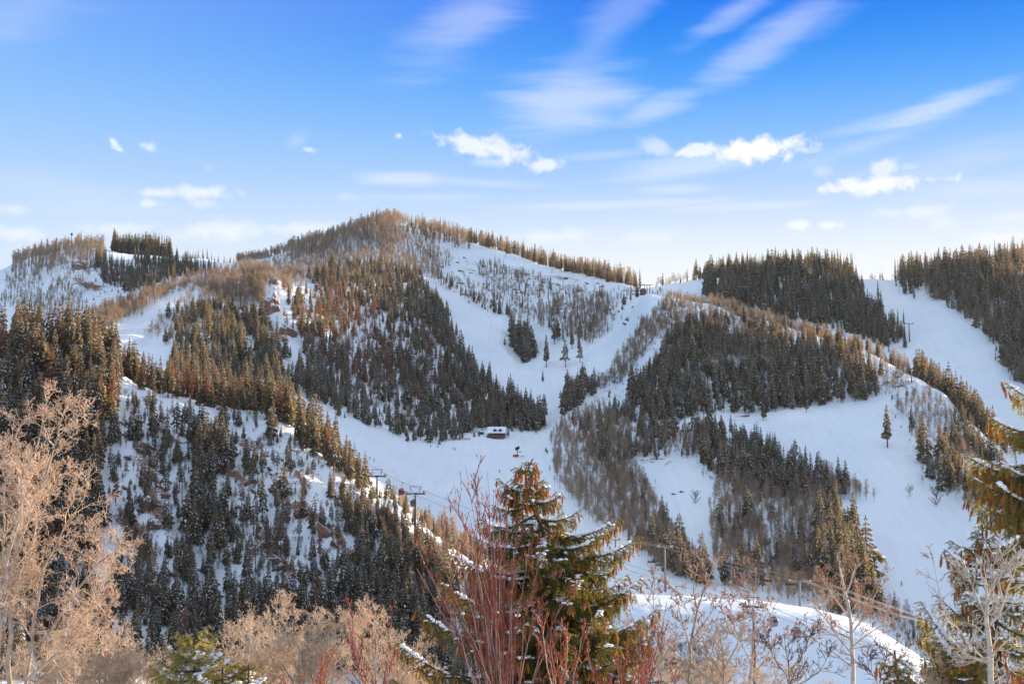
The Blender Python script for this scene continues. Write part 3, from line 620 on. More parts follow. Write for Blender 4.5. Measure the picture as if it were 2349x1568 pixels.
region('dark {k} beside the chairlift at the foot of the small run', [(1480,1230),(1560,1270),(1660,1350),(1500,1310)], 34, [(S,6)], (12,19))
region('{k} in the upper half of the lower right wood', [(1600,985),(1700,1010),(1800,1060),(1900,1120),(1950,1135),(1880,1160),(1700,1130),(1620,1080),(1560,1020)], 210, [(S,6),(PN,1)], (13,19))
region('bare {k} at the right tip of the lower right wood', [(1880,1090),(1965,1128),(1992,1148),(1880,1155)], 90, [(AS,8)], (10,13), avoid_runs=False)
region('bare {k} filling the lower right wood', [(1640,1080),(1900,1130),(1890,1180),(1970,1330),(1960,1395),(1800,1385),(1660,1350),(1640,1300),(1625,1180)], 1000, [(AS,8),(BR,1)], (9,13))
region('dark {k} scattered in the lower right wood', [(1640,1130),(1890,1160),(1930,1330),(1800,1370),(1660,1340)], 60, [(S,6)], (10,18))
region('very dark {k} in the clump at the edge of the right ski run', [(1870,1230),(1900,1200),(1960,1260),(2005,1350),(1990,1400),(1920,1400),(1880,1330)], 85, [(S,6)], (18,27), avoid_runs=False)
region('dim {k} at the foot of the right ski run', [(1850,1398),(2010,1375),(2130,1450),(2140,1512),(2000,1432)], 170, [(AS,4),(BR,5),(S,.8)], (6,11), avoid_runs=False)
# right slope
region('bare {k} on the snowy slope right of the big run', [(2050,935),(2130,900),(2200,970),(2250,1040),(2240,1080),(2120,1060)], 200, [(AS,8)], (8,12))
region('{k} at the far foot of the right slope', [(2110,1080),(2250,1090),(2330,1190),(2240,1180)], 130, [(AS,6),(BR,3),(S,.5)], (7,11))
region('dark {k} clumped on the right snow slope below its bright crest', [(2150,940),(2200,960),(2270,1040),(2349,1120),(2349,1200),(2250,1180),(2150,1110),(2180,1030)], 46, [(S,7),(F_,2)], (12,21))
region('dark {k} in the lower clump beside the right run', [(2120,1040),(2180,1060),(2200,1130),(2150,1120)], 12, [(S,7)], (13,19))
strip('{k} beyond the crest of the right slope', 2125, 2320, T_C, .08, .8, 380, [(S,6),(PN,1),(AS,1)], (16,27))
lone('broad lone {k} on the right snow slope, left of the smaller slope spruces', S, [(2036,1026,96)])
lone('lone {k} with bare lower trunk on the right snow slope', S, [(2092,998,68)])
lone('slim {k} leaning with its neighbours on the right snow slope', S, [(2120,1062,112),(2112,1035,70)])
lone('narrow {k} in the row of spires on the right snow slope', F_, [(2192,990,66),(2185,1010,60),(2200,1030,98),(2218,1030,96),(2236,1042,85),(2248,1050,60)])
lone('{k} at the lower end of the right snow slope', S, [(2140,1100,52),(2172,1110,84),(2160,1125,90),(2185,1120,60)])
lone('small lone {k} in the middle of the upper ski run', S, [(1245,876,28)])
lone('{k} at the left edge of the upper ski run', S, [(1047,772,34)])
lone('{k} standing below the tree island of the upper run', S, [(1253,842,76),(1272,790,62),(1280,780,50),(1297,842,66),(1312,800,50),(1331,832,48),(1328,800,36)])
lone('{k} at the mouth of the narrow run above the bowl', S, [(1250,952,50),(1240,975,44),(1247,930,30)])
lone('twin {k} at the right edge of the bowl', S, [(1427,1001,22)])
lone('small {k} in front of the log lodge', S, [(1166,1001,20)])
lone('tiny {k} between the lodge and the shelters', S, [(1088,998,9),(1140,1003,6),(1040,1008,16),(1046,1008,18),(1430,1055,12),(1256,1040,10),(1253,1038,14)])
lone('{k} of the loose row at the foot of the central wood', S, [(1014,1012,46),(1000,1010,40),(985,1015,50),(964,1008,44),(950,1012,36),(935,1012,30),(902,1000,28)])
lone('{k} standing at the left end of the ski run with snow around it', S, [(770,1028,92),(723,1005,105),(838,1120,78),(803,1105,90),(792,1100,74),(690,985,90),(712,1000,96)])
lone('{k} bush on the open right ski run', BR, [(2087,1140,22),(2148,1160,36),(1595,1155,26),(2055,880,26)])

# ------------------------------------------------------------------ link trees: 300 largest of each kind as things, the rest as one wood
KN = {'spruce': 'spruce', 'spire': 'narrow fir', 'dead': 'rusty dead pine', 'pine': 'scraggly pine', 'aspen': 'leafless aspen', 'brush': 'leafless shrub'}
CAT = {'brush': 'shrub'}
protos = {}
def place(kind, p, hgt, rot, var, ri):
    nm, vs = KIND[kind][0]; tm, cm = vs[var]; base = 10.0 if kind != 'brush' else 3.0; s = hgt/base
    lab = REG[ri].replace('{k}', KN[kind])
    if kind == 'brush':
        o = obj(nm, cm, None, lab, 'shrub', lab[:60], None, p); o.rotation_euler = (0, 0, rot); o.scale = (s, s, s)
        protos.setdefault((kind, var, 'c'), o); return
    o = empty(nm, p, rot, lab, 'tree', 'trees: '+lab); w = s*random.uniform(.85, 1.2); o.scale = (w, w, s)
    t = obj('trunk', tm, o); c = obj('crown', cm, o)
    protos.setdefault((kind, var, 't'), t); protos.setdefault((kind, var, 'c'), c)
def forest(name, kind, items, lab):
    if not items: return
    me = bpy.data.meshes.new(name); me.vertices.add(len(items))
    base = 10.0 if kind != 'brush' else 3.0
    co = np.array([tuple(t[1]) for t in items], dtype=np.float32); me.vertices.foreach_set('co', co.ravel())
    sc = np.array([[t[2]/base*random.uniform(.85, 1.2)]*2+[t[2]/base] for t in items], dtype=np.float32)
    rt = np.array([[0, 0, t[3]] for t in items], dtype=np.float32); va = np.array([t[4] for t in items], dtype=np.int32)
    for nm, ty, ar, key in (('sc', 'FLOAT_VECTOR', sc, 'vector'), ('rt', 'FLOAT_VECTOR', rt, 'vector'), ('va', 'INT', va, 'value')):
        a = me.attributes.new(nm, ty, 'POINT'); a.data.foreach_set(key, ar.ravel())
    o = obj(name, me, None, lab, None, None, 'stuff')
    ng = bpy.data.node_groups.new(name, 'GeometryNodeTree'); ng.interface.new_socket('Geometry', in_out='INPUT', socket_type='NodeSocketGeometry'); ng.interface.new_socket('Geometry', in_out='OUTPUT', socket_type='NodeSocketGeometry')
    gi = ng.nodes.new('NodeGroupInput'); go = ng.nodes.new('NodeGroupOutput'); jn = ng.nodes.new('GeometryNodeJoinGeometry'); L = ng.links.new
    def attr(n_, t_):
        a = ng.nodes.new('GeometryNodeInputNamedAttribute'); a.data_type = t_; a.inputs[0].default_value = n_; return a.outputs[0]
    s_, r_, v_ = attr('sc', 'FLOAT_VECTOR'), attr('rt', 'FLOAT_VECTOR'), attr('va', 'INT')
    e2r = ng.nodes.new('FunctionNodeEulerToRotation'); L(r_, e2r.inputs[0])
    for (k, var, part), src in protos.items():
        if k != kind: continue
        cmpn = ng.nodes.new('FunctionNodeCompare'); cmpn.data_type = 'INT'; cmpn.operation = 'EQUAL'
        L(v_, cmpn.inputs[2]); cmpn.inputs[3].default_value = var
        oi = ng.nodes.new('GeometryNodeObjectInfo'); oi.transform_space = 'ORIGINAL'; oi.inputs['Object'].default_value = src; oi.inputs['As Instance'].default_value = True
        ip = ng.nodes.new('GeometryNodeInstanceOnPoints'); L(gi.outputs[0], ip.inputs['Points']); L(cmpn.outputs[0], ip.inputs['Selection']); L(oi.outputs['Geometry'], ip.inputs['Instance'])
        L(e2r.outputs[0], ip.inputs['Rotation']); L(s_, ip.inputs['Scale']); L(ip.outputs[0], jn.inputs[0])
    L(jn.outputs[0], go.inputs[0]); md = o.modifiers.new('scatter', 'NODES'); md.node_group = ng
FN = {'spruce': ('spruce_wood', 'mass of snow dusted spruces on the far mountainsides'), 'spire': ('fir_wood', 'mass of narrow firs on the far skylines'), 'dead': ('dead_pine_wood', 'mass of rust brown dead pines on the central mountainside'),
      'pine': ('pine_wood', 'mass of scraggly pines on the slopes'), 'aspen': ('aspen_wood', 'mass of leafless aspens on the far slopes'), 'brush': ('low_brush', 'mass of leafless brush on the snowy slopes')}
for kind in KIND:
    ts = [t for t in TREES if t[0] == kind]; ts.sort(key=lambda t: -t[2]/max(t[1].length, 1))
    for t in ts[:300]: place(*t)
    nv = len(KIND[kind][0][1])
    have = {v for (k, v, p_) in protos if k == kind}
    for t in ts[300:]:
        if t[4] not in have: t[4] = sorted(have)[0]
    forest(FN[kind][0], kind, ts[300:], FN[kind][1])
print('trees', {k: sum(t[0] == k for t in TREES) for k in KIND})
print('LONG', {x for x in REG if len(x.split())>13})

# ------------------------------------------------------------------ haze of the valley air
hm, ho = new_mat('haze'); pv = N('ShaderNodeVolumePrincipled'); pv.inputs['Color'].default_value = (.88, .96, 1, 1); pv.inputs['Density'].default_value = .000009; pv.inputs['Anisotropy'].default_value = .35; lk(pv.outputs[0], ho.inputs['Volume'])
hb = MB(); hb.box((0, 0, 142), (6700, 6700, 606)); obj('haze', hb.mesh('haze', [hm]), None, 'thin pale haze filling the valley air', None, None, 'stuff')

# ------------------------------------------------------------------ foreground spruces
def arr(x): return np.asarray(x, dtype=np.float64)
def unit(a): return a/np.maximum(np.linalg.norm(a, axis=-1, keepdims=True), 1e-9)
def needles(segs, spacing, ln, wd, seed):
    """segs: (n,2,3) twig pieces -> blades standing off them"""
    rg = np.random.RandomState(seed); segs = arr(segs); L = np.linalg.norm(segs[:, 1]-segs[:, 0], axis=1)
    cnt = np.maximum(2, (L/spacing).astype(int)); idx = np.repeat(np.arange(len(segs)), cnt); n = len(idx)
    t = rg.rand(n)[:, None]; p = segs[idx, 0]*(1-t)+segs[idx, 1]*t; ax = unit(segs[idx, 1]-segs[idx, 0])
    rnd = unit(rg.randn(n, 3)+np.array([0, 0, .25])); rad = unit(rnd-ax*np.sum(rnd*ax, 1, keepdims=True))
    d = unit(rad*.85+ax*rg.uniform(.35, 1.0, (n, 1))); l = ln*rg.uniform(.7, 1.2, (n, 1)); s = unit(np.cross(d, rg.randn(n, 3)))*wd*.5
    V = np.stack([p-s, p+s, p+d*l], 1).reshape(-1, 3); return V, np.arange(len(V)).reshape(-1, 3)
def tubes(segs, rad, k=3):
    segs = arr(segs); rad = arr(rad); d = unit(segs[:, 1]-segs[:, 0]); a = unit(np.cross(d, np.where(np.abs(d[:, 2:3]) > .9, [[1., 0, 0]], [[0, 0, 1.]]))); b = np.cross(d, a)
    V = []
    for e in (0, 1):
        for i in range(k):
            t = 2*math.pi*i/k; V.append(segs[:, e]+(a*math.cos(t)+b*math.sin(t))*rad[:, e:e+1])
    V = np.stack(V, 1).reshape(-1, 3); base = (np.arange(len(segs))*2*k)[:, None]
    F = np.concatenate([base+np.array([[i, (i+1) % k, k+(i+1) % k, k+i]]) for i in range(k)], 0); return V, F
import bmesh
_b = bmesh.new(); bmesh.ops.create_icosphere(_b, subdivisions=1, radius=1); ICO_V = np.array([v.co[:] for v in _b.verts]); ICO_F = np.array([[v.index for v in f.verts] for f in _b.faces]); _b.free()
_b = bmesh.new(); bmesh.ops.create_icosphere(_b, subdivisions=2, radius=1); ICO2_V = np.array([v.co[:] for v in _b.verts]); ICO2_F = np.array([[v.index for v in f.verts] for f in _b.faces]); _b.free()
def blobs(items, seed, IV=None, IF=None):
    """items: (centre, (rx, ry, rz), heading) lumps"""
    IV = ICO_V if IV is None else IV; IF = ICO_F if IF is None else IF
    rg = np.random.RandomState(seed); Vs = []; Fs = []; n = 0
    for c, r, hd in items:
        v = IV*(1+rg.uniform(-.22, .22, (len(IV), 1)))*np.array(r); ch, sh = math.cos(hd), math.sin(hd)
        v = np.stack([v[:, 0]*ch-v[:, 1]*sh, v[:, 0]*sh+v[:, 1]*ch, v[:, 2]], 1)+np.array(c); Vs.append(v); Fs.append(IF+n); n += len(v)
    return np.concatenate(Vs), np.concatenate(Fs)
def cone_mesh(seed):
    rg = random.Random(seed); V = []; F = []; L = .125
    for i in range(9):
        t = (i+.5)/9; z = -L*t; r = .019*math.sin(math.pi*(t*.82+.1))**.7
        for j in range(6):
            a = 2*math.pi*(j+.5*(i % 2))/6; n = len(V); da = .55
            V += [(r*.45*math.cos(a-da), r*.45*math.sin(a-da), z+.006), (r*.45*math.cos(a+da), r*.45*math.sin(a+da), z+.006), (r*1.15*math.cos(a+.3), r*1.15*math.sin(a+.3), z-.014), (r*1.15*math.cos(a-.3), r*1.15*math.sin(a-.3), z-.014)]
            F.append((n, n+1, n+2, n+3))
    mb = MB(); mb.add(V, F); mb.path([(0, 0, .004), (0, 0, -L*.5), (0, 0, -L)], [.006, .013, .005], 6); return mb.mesh('cone', [MT['cone']])
CONES = [cone_mesh(s) for s in (1, 2, 3)]
def big_spruce(label, axis, r, reach, explicit, seed, mat, zlow=-5.5, ncone=320, snow=1.0, fill=1.0, cone_top=1.6, left=1.0, right=1.0, group=None, nl=.030, dens=1.0):
    """axis: (u, v) points of the trunk from the top down"""
    rg = random.Random(seed); ax = [P(u, v, r) for u, v in axis]
    bx, by = ax[-1].x, ax[-1].y; gz = ground_xy(bx, by); top = ax[0]
    def trunk_at(z):
        for a, b in zip(ax[:-1], ax[1:]):
            if b.z <= z <= a.z: return a.lerp(b, (a.z-z)/max(a.z-b.z, 1e-6))
        return Vector((bx, by, z)) if z < ax[-1].z else top.copy()
    H = top.z-gz; root = empty('spruce_tree', (bx, by, gz), 0, label, 'tree', group); off = Vector((bx, by, gz))
    pts = [top]+[p for p in ax[1:]]+[Vector((bx, by, gz-.3))]
    mb = MB(); mb.path([p-off for p in pts], [max(.012, .02*(top.z-p.z)**.9) for p in pts], 10); obj('trunk', mb.mesh('trunk', [MT['bark']], True), root)
    wood, wr, tw, snowb, cones = [], [], [], [], []
    branches = []
    for (us, vs, ut, vt, dz) in explicit:
        z0 = P(us, vs, r).z; tip = P(ut, vt, r+dz); branches.append((trunk_at(z0), tip, True))
    z = top.z-.10; phase = rg.random()*6
    while z > zlow:
        s = top.z-z; L = reach(s)
        nb = 5 if s < 1 else 7
        for j in range(nb):
            if rg.random() > fill: continue
            a = phase+6.283*j/nb+rg.uniform(-.35, .35); l = L*rg.uniform(.6, 1.1)*(left if math.cos(a) < 0 else right)
            p0 = trunk_at(z+rg.uniform(-.06, .06)); tip = p0+Vector((math.cos(a)*l, math.sin(a)*l, (-.28*l if s > .8 else .35*l)+rg.uniform(-.1, .1)*l)); branches.append((p0, tip, False))
        phase += 1.1; z -= .12+.09*min(s, 2.2)
    for (p0, tip, ex) in branches:
        D = tip-p0; l = D.length; hor = Vector((D.x, D.y, 0)); hl = max(hor.length, .05); hor.normalize(); side = Vector((-hor.y, hor.x, 0)); sag = .10*l
        def bp(t): return p0+D*t+Vector((0, 0, -sag*math.sin(math.pi*min(t, 1))*1.2+ (.06*l*max(0, t-.8)*5*.4)))
        nseg = max(3, int(l/.12)); prev = bp(0)
        for i in range(1, nseg+1):
            t = i/nseg; q_ = bp(t); wood.append((prev, q_)); wr.append((.014*l*(1-(i-1)/nseg)+.004, .014*l*(1-t)+.003))
            if t > .25 or l < .4: tw.append((prev, q_))
            prev = q_
        nt_ = int(l/.030)
        for i in range(nt_):
            t = .12+.88*(i+rg.random())/nt_; b = bp(t); sd = 1 if i % 2 else -1
            tl = (.10+.34*min(l, 1.3)*(1-t)**.7*min(1, t*3.0))*rg.uniform(.6, 1.2)
            dr = hor*rg.uniform(.5, .9)+side*sd*rg.uniform(.5, 1.0)+Vector((0, 0, rg.uniform(-.55, .05))); dr.normalize()
            m = b+dr*tl*.55; e = m+(dr+Vector((0, 0, rg.uniform(-.7, .2)))).normalized()*tl*.45
            tw += [(b, m), (m, e)]; wood.append((b, e)); wr.append((.004, .002))
            if tl > .18:   # twiglets hanging from the spray
                for k in range(int(tl/.06)):
                    c = b.lerp(e, rg.uniform(.2, 1)); f_ = c+Vector((rg.uniform(-.05, .05), rg.uniform(-.05, .05), -rg.uniform(.06, .17)))+dr*.03; tw.append((c, f_))
            s_top = top.z-b.z
            if snow and rg.random() < .10*snow and s_top > .25:
                c = b.lerp(e, rg.uniform(0, .8)); snowb.append(((c.x, c.y, c.z+.022), (rg.uniform(.03, .075), rg.uniform(.02, .045), rg.uniform(.012, .030)), math.atan2(dr.y, dr.x)))
            if (t > .62 or s_top < cone_top*.6) and rg.random() < (.60 if s_top < cone_top else .40):
                c = b.lerp(e, rg.uniform(.4, 1)); cones.append(c+Vector((0, 0, -.012)))
        if snow and l > .3:
            nb2 = int(l/.028); ph = rg.uniform(0, 9)
            for i in range(nb2):
                t = .22+.74*i/nb2; cov = math.sin(t*l*7+ph)+.6*math.sin(t*l*17+ph*2)+(.5 if ex else -.35)*snow
                if cov < .1 or rg.random() < .22: continue
                b = bp(t); hgt_ = .010+.010*min(cov, 1.2)
                for k in range(2): snowb.append(((b.x+side.x*rg.uniform(-.05, .05), b.y+side.y*rg.uniform(-.06, .06), b.z+.020+hgt_*.5), (rg.uniform(.018, .048), rg.uniform(.016, .05), hgt_*rg.uniform(.5, 1.6)), math.atan2(hor.y, hor.x)))
    wr = [tuple(x) for x in wr]
    ow = np.array(off)
    V, F = tubes([(tuple(a), tuple(b)) for a, b in wood], wr, 4); obj('branches', np_mesh('branches', V-ow, F, [MT['bark']]), root)
    V, F = needles([(tuple(a), tuple(b)) for a, b in tw], (.0034/dens), nl, .0065, seed); obj('needles', np_mesh('needles', V-ow, F, [mat]), root)
    if snowb:
        V, F = blobs(snowb, seed); obj('snow_load', np_mesh('snow_load', V-ow, F, [MT['snow']], smooth=True), root, kind='stuff')
    # cones: only those in sight
    cones = [c for c in cones if -20 < proj(c)[0] < 2370 and proj(c)[1] < 1600]
    rg.shuffle(cones); cones = cones[:ncone]; cones.sort(key=lambda c: -c.z)
    for c in cones[:100]:
        o = obj('cone', CONES[rg.randrange(3)], root, loc=c-off); o.rotation_euler = (rg.uniform(-.35, .35), rg.uniform(-.35, .35), rg.uniform(0, 6)); s = rg.uniform(.95, 1.35); o.scale = (s, s, s)
    if len(cones) > 100:
        mb = MB()
        for c in cones[100:]:
            me = CONES[rg.randrange(3)]; E = Euler((rg.uniform(-.35, .35), rg.uniform(-.35, .35), rg.uniform(0, 6))).to_matrix(); mb.add([tuple(E @ v.co+(c-off)) for v in me.vertices], [tuple(p.vertices) for p in me.polygons])
        obj('cones', mb.mesh('cones', [MT['cone']]), root, kind='stuff')
    print('spruce', len(tw), len(snowb), len(cones)); return root

big_spruce('large snow laden spruce with orange cones in the middle foreground', [(1222,1052),(1205,1090),(1215,1150),(1250,1230),(1272,1330),(1280,1450),(1285,1600)], 22.0,
    lambda s: min(.03+.66*s, 1.75),
    [(1245,1225,1418,1192,.1),(1262,1268,1466,1236,-.2),(1262,1255,1390,1222,-.5),(1270,1330,1412,1290,.2),(1275,1395,1472,1330,-.3),(1275,1370,1440,1322,.5),(1280,1470,1512,1398,0),(1280,1445,1470,1425,-.5),
     (1280,1540,1500,1450,-.4),(1284,1580,1480,1520,.2),(1240,1215,1100,1192,.1),(1250,1240,1085,1235,-.3),(1262,1300,1030,1275,0),(1262,1310,1075,1300,-.6),(1215,1130,1142,1098,0),(1225,1160,1130,1160,-.2),
     (1272,1400,1010,1340,.3),(1278,1470,955,1405,-.2),(1282,1560,905,1480,.1),(1285,1640,890,1560,-.3),(1284,1600,940,1525,.6),(1222,1150,1290,1135,-.3),(1235,1190,1330,1172,-.2),(1205,1085,1180,1072,0),(1205,1090,1228,1075,-.1),(1212,1130,1255,1118,0),(1214,1150,1165,1140,.15),(1225,1190,1180,1170,.2),(1232,1200,1290,1178,.15),
     (1280,1500,1380,1400,-1.4),(1280,1480,1200,1395,-1.5),(1275,1400,1330,1330,-1.2),(1284,1590,1300,1480,-1.8),(1270,1330,1240,1270,-1.2)],
    11, MT['needle'], ncone=560, snow=1.0, cone_top=1.3, fill=1.0)
big_spruce('cone covered spruce reaching in from the right edge of the view', [(2470,640),(2465,1000),(2460,1300),(2455,1600)], 21.0,
    lambda s: min(.10+.42*s, 1.25), [(2463,930,2306,880,0),(2463,985,2272,962,-.2),(2463,1000,2300,975,.4),(2462,1080,2212,1048,0),(2462,1120,2245,1075,.3),(2462,1135,2225,1098,-.3),(2461,1180,2222,1148,.1),(2461,1200,2260,1130,.5),(2461,1215,2275,1170,-.4),(2462,1110,2290,1060,-.5),(2461,1160,2280,1110,-.6)],
    12, MT['needle_gold'], ncone=170, snow=.4, zlow=-1.0, fill=.9, cone_top=3)
big_spruce('smaller gold green spruce with its top below the right edge branches', [(2253,1202),(2256,1300),(2285,1420),(2300,1600)], 20.0,
    lambda s: min(.08+.40*s, .95), [(2256,1262,2178,1240,0),(2258,1300,2168,1262,-.2),(2262,1345,2176,1290,.1),(2270,1390,2190,1330,-.3),(2280,1440,2150,1368,.2),(2300,1560,2112,1385,-.1),(2300,1590,2108,1420,.2),(2300,1600,2135,1440,-.4),(2303,1640,2118,1500,0),(2303,1640,2160,1470,.4),(2256,1260,2345,1225,0),(2265,1300,2360,1260,.1),(2300,1560,2200,1450,-.7)],
    13, MT['needle_gold'], ncone=130, snow=.5, cone_top=1.3)
big_spruce('spruce top poking up low between the bare trees at right', [(2052,1490),(2058,1560),(2060,1640)], 19.0, lambda s: min(.06+.5*s, .8), [(2057,1560,2015,1515,0),(2057,1570,2085,1508,.1)], 14, MT['needle_gold'], ncone=20, zlow=-4, snow=.6)
big_spruce('bright yellow green spruce with snow at the lower left', [(448,1443),(445,1500),(448,1600)], 18.5, lambda s: min(.16+.62*s, 1.3), [(446,1510,392,1490,0),(446,1560,342,1530,0),(446,1540,510,1500,.1),(446,1500,480,1470,0)], 15, MT['needle_yellow'], ncone=0, zlow=-5, snow=.9, dens=1.5)
big_spruce('small brown tinged spruce just right of the yellow green one', [(512,1512),(510,1560),(512,1640)], 17.5, lambda s: min(.14+.7*s, 1.0), [], 16, MT['needle_gold'], ncone=0, zlow=-4.5, snow=1.4)
big_spruce('little dark spruce tip right of the brown tinged spruce', [(571,1522),(570,1580),(571,1650)], 17.5, lambda s: min(.14+.6*s, .9), [], 17, MT['needle'], ncone=0, zlow=-4.5, snow=.4)

# ------------------------------------------------------------------ foreground leafless trees and shrubs
def grow(out, p, d, L, r, lvl, prm, rg):
    """random walk limb with children; out: list of (a, b, ra, rb, level)"""
    n, wob, up, ang, kids, ratio = prm[lvl]; step = L/n; pts = [p]
    for i in range(n):
        d = (d+Vector((rg.gauss(0, wob), rg.gauss(0, wob), rg.gauss(0, wob)+up))).normalized(); q_ = p+d*step
        ra = r*(1-i/n*.75); rb = r*(1-(i+1)/n*.75); out.append((tuple(p), tuple(q_), ra, rb, lvl)); p = q_; pts.append(q_)
    if lvl+1 < len(prm):
        for k in range(kids):
            t = rg.uniform(.15, 1.0)*n; i = min(int(t), n-1); b = pts[i].lerp(pts[i+1], t-i); dd = (pts[i+1]-pts[i]).normalized()
            a = dd.orthogonal().normalized(); a.rotate(Matrix.Rotation(rg.uniform(0, 6.283), 3, dd)); an = ang*rg.uniform(.6, 1.3)
            nd = dd*math.cos(an)+a*math.sin(an); grow(out, b, nd, L*ratio*rg.uniform(.6, 1.25)*(1-.35*t/n), max(r*.42*(1-.5*t/n), .0022), lvl+1, prm, rg)
def bare(name, label, limbs, r, prm, seed, mats, cat='tree', group=None, r0=.03, buds=0, kid=14, kl=.7, budr=.010, spread=.7, tipr=.4, ymax=1700, minr=.003, trunk_k=7, limbf=.8):
    """limbs: lists of (u, v[, dr]) from low to high; the lowest end is carried down to the ground"""
    rg = random.Random(seed); out = []; tr = []
    l0 = limbs[0][0]; b0 = P(l0[0], l0[1], r); gz = ground_xy(b0.x, b0.y); off = Vector((b0.x, b0.y, gz)); root = empty(name, off, 0, label, cat, group)
    for li, lb in enumerate(limbs):
        pts = [P(q_[0], q_[1], r+(q_[2] if len(q_) > 2 else 0)) for q_ in lb]
        # resample with a little wander
        pp = []
        for a, b in zip(pts[:-1], pts[1:]):
            k = max(2, int((b-a).length/.22))
            for i in range(k): pp.append(a.lerp(b, i/k)+Vector((rg.gauss(0, .012), rg.gauss(0, .02), 0)))
        pp.append(pts[-1]); n = len(pp)-1; rr = r0*(1.0 if li == 0 else limbf*rg.uniform(.75, 1.1))
        if lb[0][1] > 1560:
            j = off+Vector((rg.uniform(-.12, .12), rg.uniform(-.1, .1), .0)); m_ = pp[0].lerp(j, .5); tr.append(([j-off-Vector((0, 0, .2)), m_-off, pp[0]-off], [rr*1.7, rr*1.35, rr*1.1]))
        rads = [rr*(1-(1-tipr)*i/n)*1.0 for i in range(n+1)]; rads = [max(minr, x*(1-.8*max(0, (i/n-.6)/.4))) for i, x in enumerate(rads)]
        tr.append(([q_-off for q_ in pp], rads))
        for k in range(kid):
            t = rg.uniform(.05, 1)**.8*n; i = min(int(t), n-1); b = pp[i].lerp(pp[i+1], t-i); dd = (pp[i+1]-pp[i]).normalized()
            a = Vector((rg.gauss(0, 1), rg.gauss(0, .8), rg.gauss(0, .4))).normalized(); nd = (dd*(1-spread*.5)+a*spread).normalized(); grow(out, b, nd, kl*rg.uniform(.5, 1.2)*(1-.4*t/n), max(.006, rads[i]*.42), 0, prm, rg)
    mb = MB()
    for pts, rs in tr: mb.path(pts, rs, trunk_k)
    obj('trunk', mb.mesh('trunk', [mats[0]], True), root)
    segs = [(a, b) for a, b, _, _, _ in out]; rad = [(max(c, minr), max(d, minr*.7)) for _, _, c, d, _ in out]
    if segs:
        V, F = tubes(segs, rad, 3); obj('twigs', np_mesh('twigs', V-np.array(off), F, [mats[1]]), root, kind='stuff')
    if buds and out:
        ends = [b for a, b, _, _, l in out if rg.random() < buds]; V, F = blobs([(e, (budr*.7, budr*.7, budr*rg.uniform(.8, 1.6)), 0) for e in ends], seed); obj('buds', np_mesh('buds', V-np.array(off), F, [mats[2]]), root, kind='stuff')
    print(name, len(out)); return root
CURL = [(8, .19, .045, .8, 7, .52), (6, .26, .05, .85, 5, .55), (4, .30, .05, .9, 2, .6), (3, .3, .05, .8, 0, .65)]
FINE = [(6, .16, .07, .65, 7, .50), (4, .22, .06, .6, 5, .55), (3, .25, .05, .6, 0, .6)]
OSI = [(5, .07, .08, .45, 4, .5), (3, .12, .06, .5, 0, .5)]
TAN = (MT['bark_tan'], MT['twig_tan'], MT['bud'])
bare('cottonwood_tree', 'big leafless tan tree with dense curly twigs at the left edge', [
    [(20,1580),(24,1400),(40,1250),(70,1080),(112,905)], [(55,1600),(80,1430),(100,1300),(150,1200),(205,1115)], [(95,1480,.1),(170,1360,.2),(225,1290,.2),(272,1258)],
    [(2,1500),(6,1250),(10,1060),(35,950)], [(-40,1600),(-30,1250),(-15,1000)], [(40,1250,-.2),(90,1120,-.3),(130,1000,-.3),(150,930)], [(60,1450,.3),(150,1450,.4),(230,1420,.3),(280,1340,.3)], [(24,1400,.3),(90,1200,.5),(140,1080,.5)],
    [(60,1560,-.3),(130,1500,-.4),(190,1420,-.5),(235,1370,-.5)], [(10,1300,-.5),(50,1180,-.6),(60,1040,-.5)], [(60,1580,.5),(160,1520,.6),(250,1470,.6)]], 17.0, CURL, 21, TAN, r0=.030, limbf=.7, kid=18, kl=.66, spread=.75, buds=.015, budr=.008, minr=.0026)
for i, (uc, vt, hw, rr_, kd, lab) in enumerate([(640,1378,75,25,9,'tan leafless shrub top left of the pale pair below the near hillside'),(560,1420,70,23,8,'tan leafless shrub behind the yellow green spruce'),(745,1395,70,26,9,'tan leafless shrub in the middle of the row below the near hillside'),
    (840,1385,60,27,9,'tan leafless shrub right of the middle of the row below the near hillside'),(905,1440,60,24,8,'tan leafless shrub beside the red stems'),(700,1460,90,20,9,'nearest tan leafless shrub at the bottom left of centre'),
    (250,1500,90,19,9,'tan leafless shrub under the big curly twigged tree'),(320,1520,70,22,7,'tan leafless shrub left of the yellow green spruce'),(120,1480,110,20,9,'tan leafless shrub in the lower left corner'),(960,1500,70,25,7,'tan leafless shrub behind the red stems'),(600,1500,70,21,8,'tan leafless shrub right of the dark spruce tip'),(1490,1480,70,27,6,'tan leafless shrub at the right foot of the large spruce'),(1620,1520,80,24,6,'low tan leafless shrub under the first budded tree'),(1780,1530,80,24,5,'low tan leafless shrub between the second budded tree and the aspen'),(2170,1540,60,20,5,'low tan leafless shrub left of the whitish aspen')]):
    rg = random.Random(100+i); L_ = []
    for k in range(6):
        ut = uc+hw*(k/5*2-1)*.8+rg.uniform(-10, 10); v2 = vt-22+abs(k-2.5)*14+rg.uniform(0, 22); dz = rg.uniform(-.8, .8)
        L_.append([(uc+(ut-uc)*.1, 1640, 0), (uc+(ut-uc)*.45, (1640+v2)/2, dz*.5), (ut, v2+25, dz)])
    bare('bare_shrub', lab, L_, rr_, CURL if i % 2 == 0 else [(7, .16, .06, .7, 7, .5), (5, .2, .06, .75, 5, .55), (4, .25, .05, .8, 1, .6), (2, .3, .05, .8, 0, .6)], 40+i, TAN, cat='shrub', r0=.022, kid=int(kd*1.2), kl=.64, spread=.7, minr=.0034, trunk_k=5)
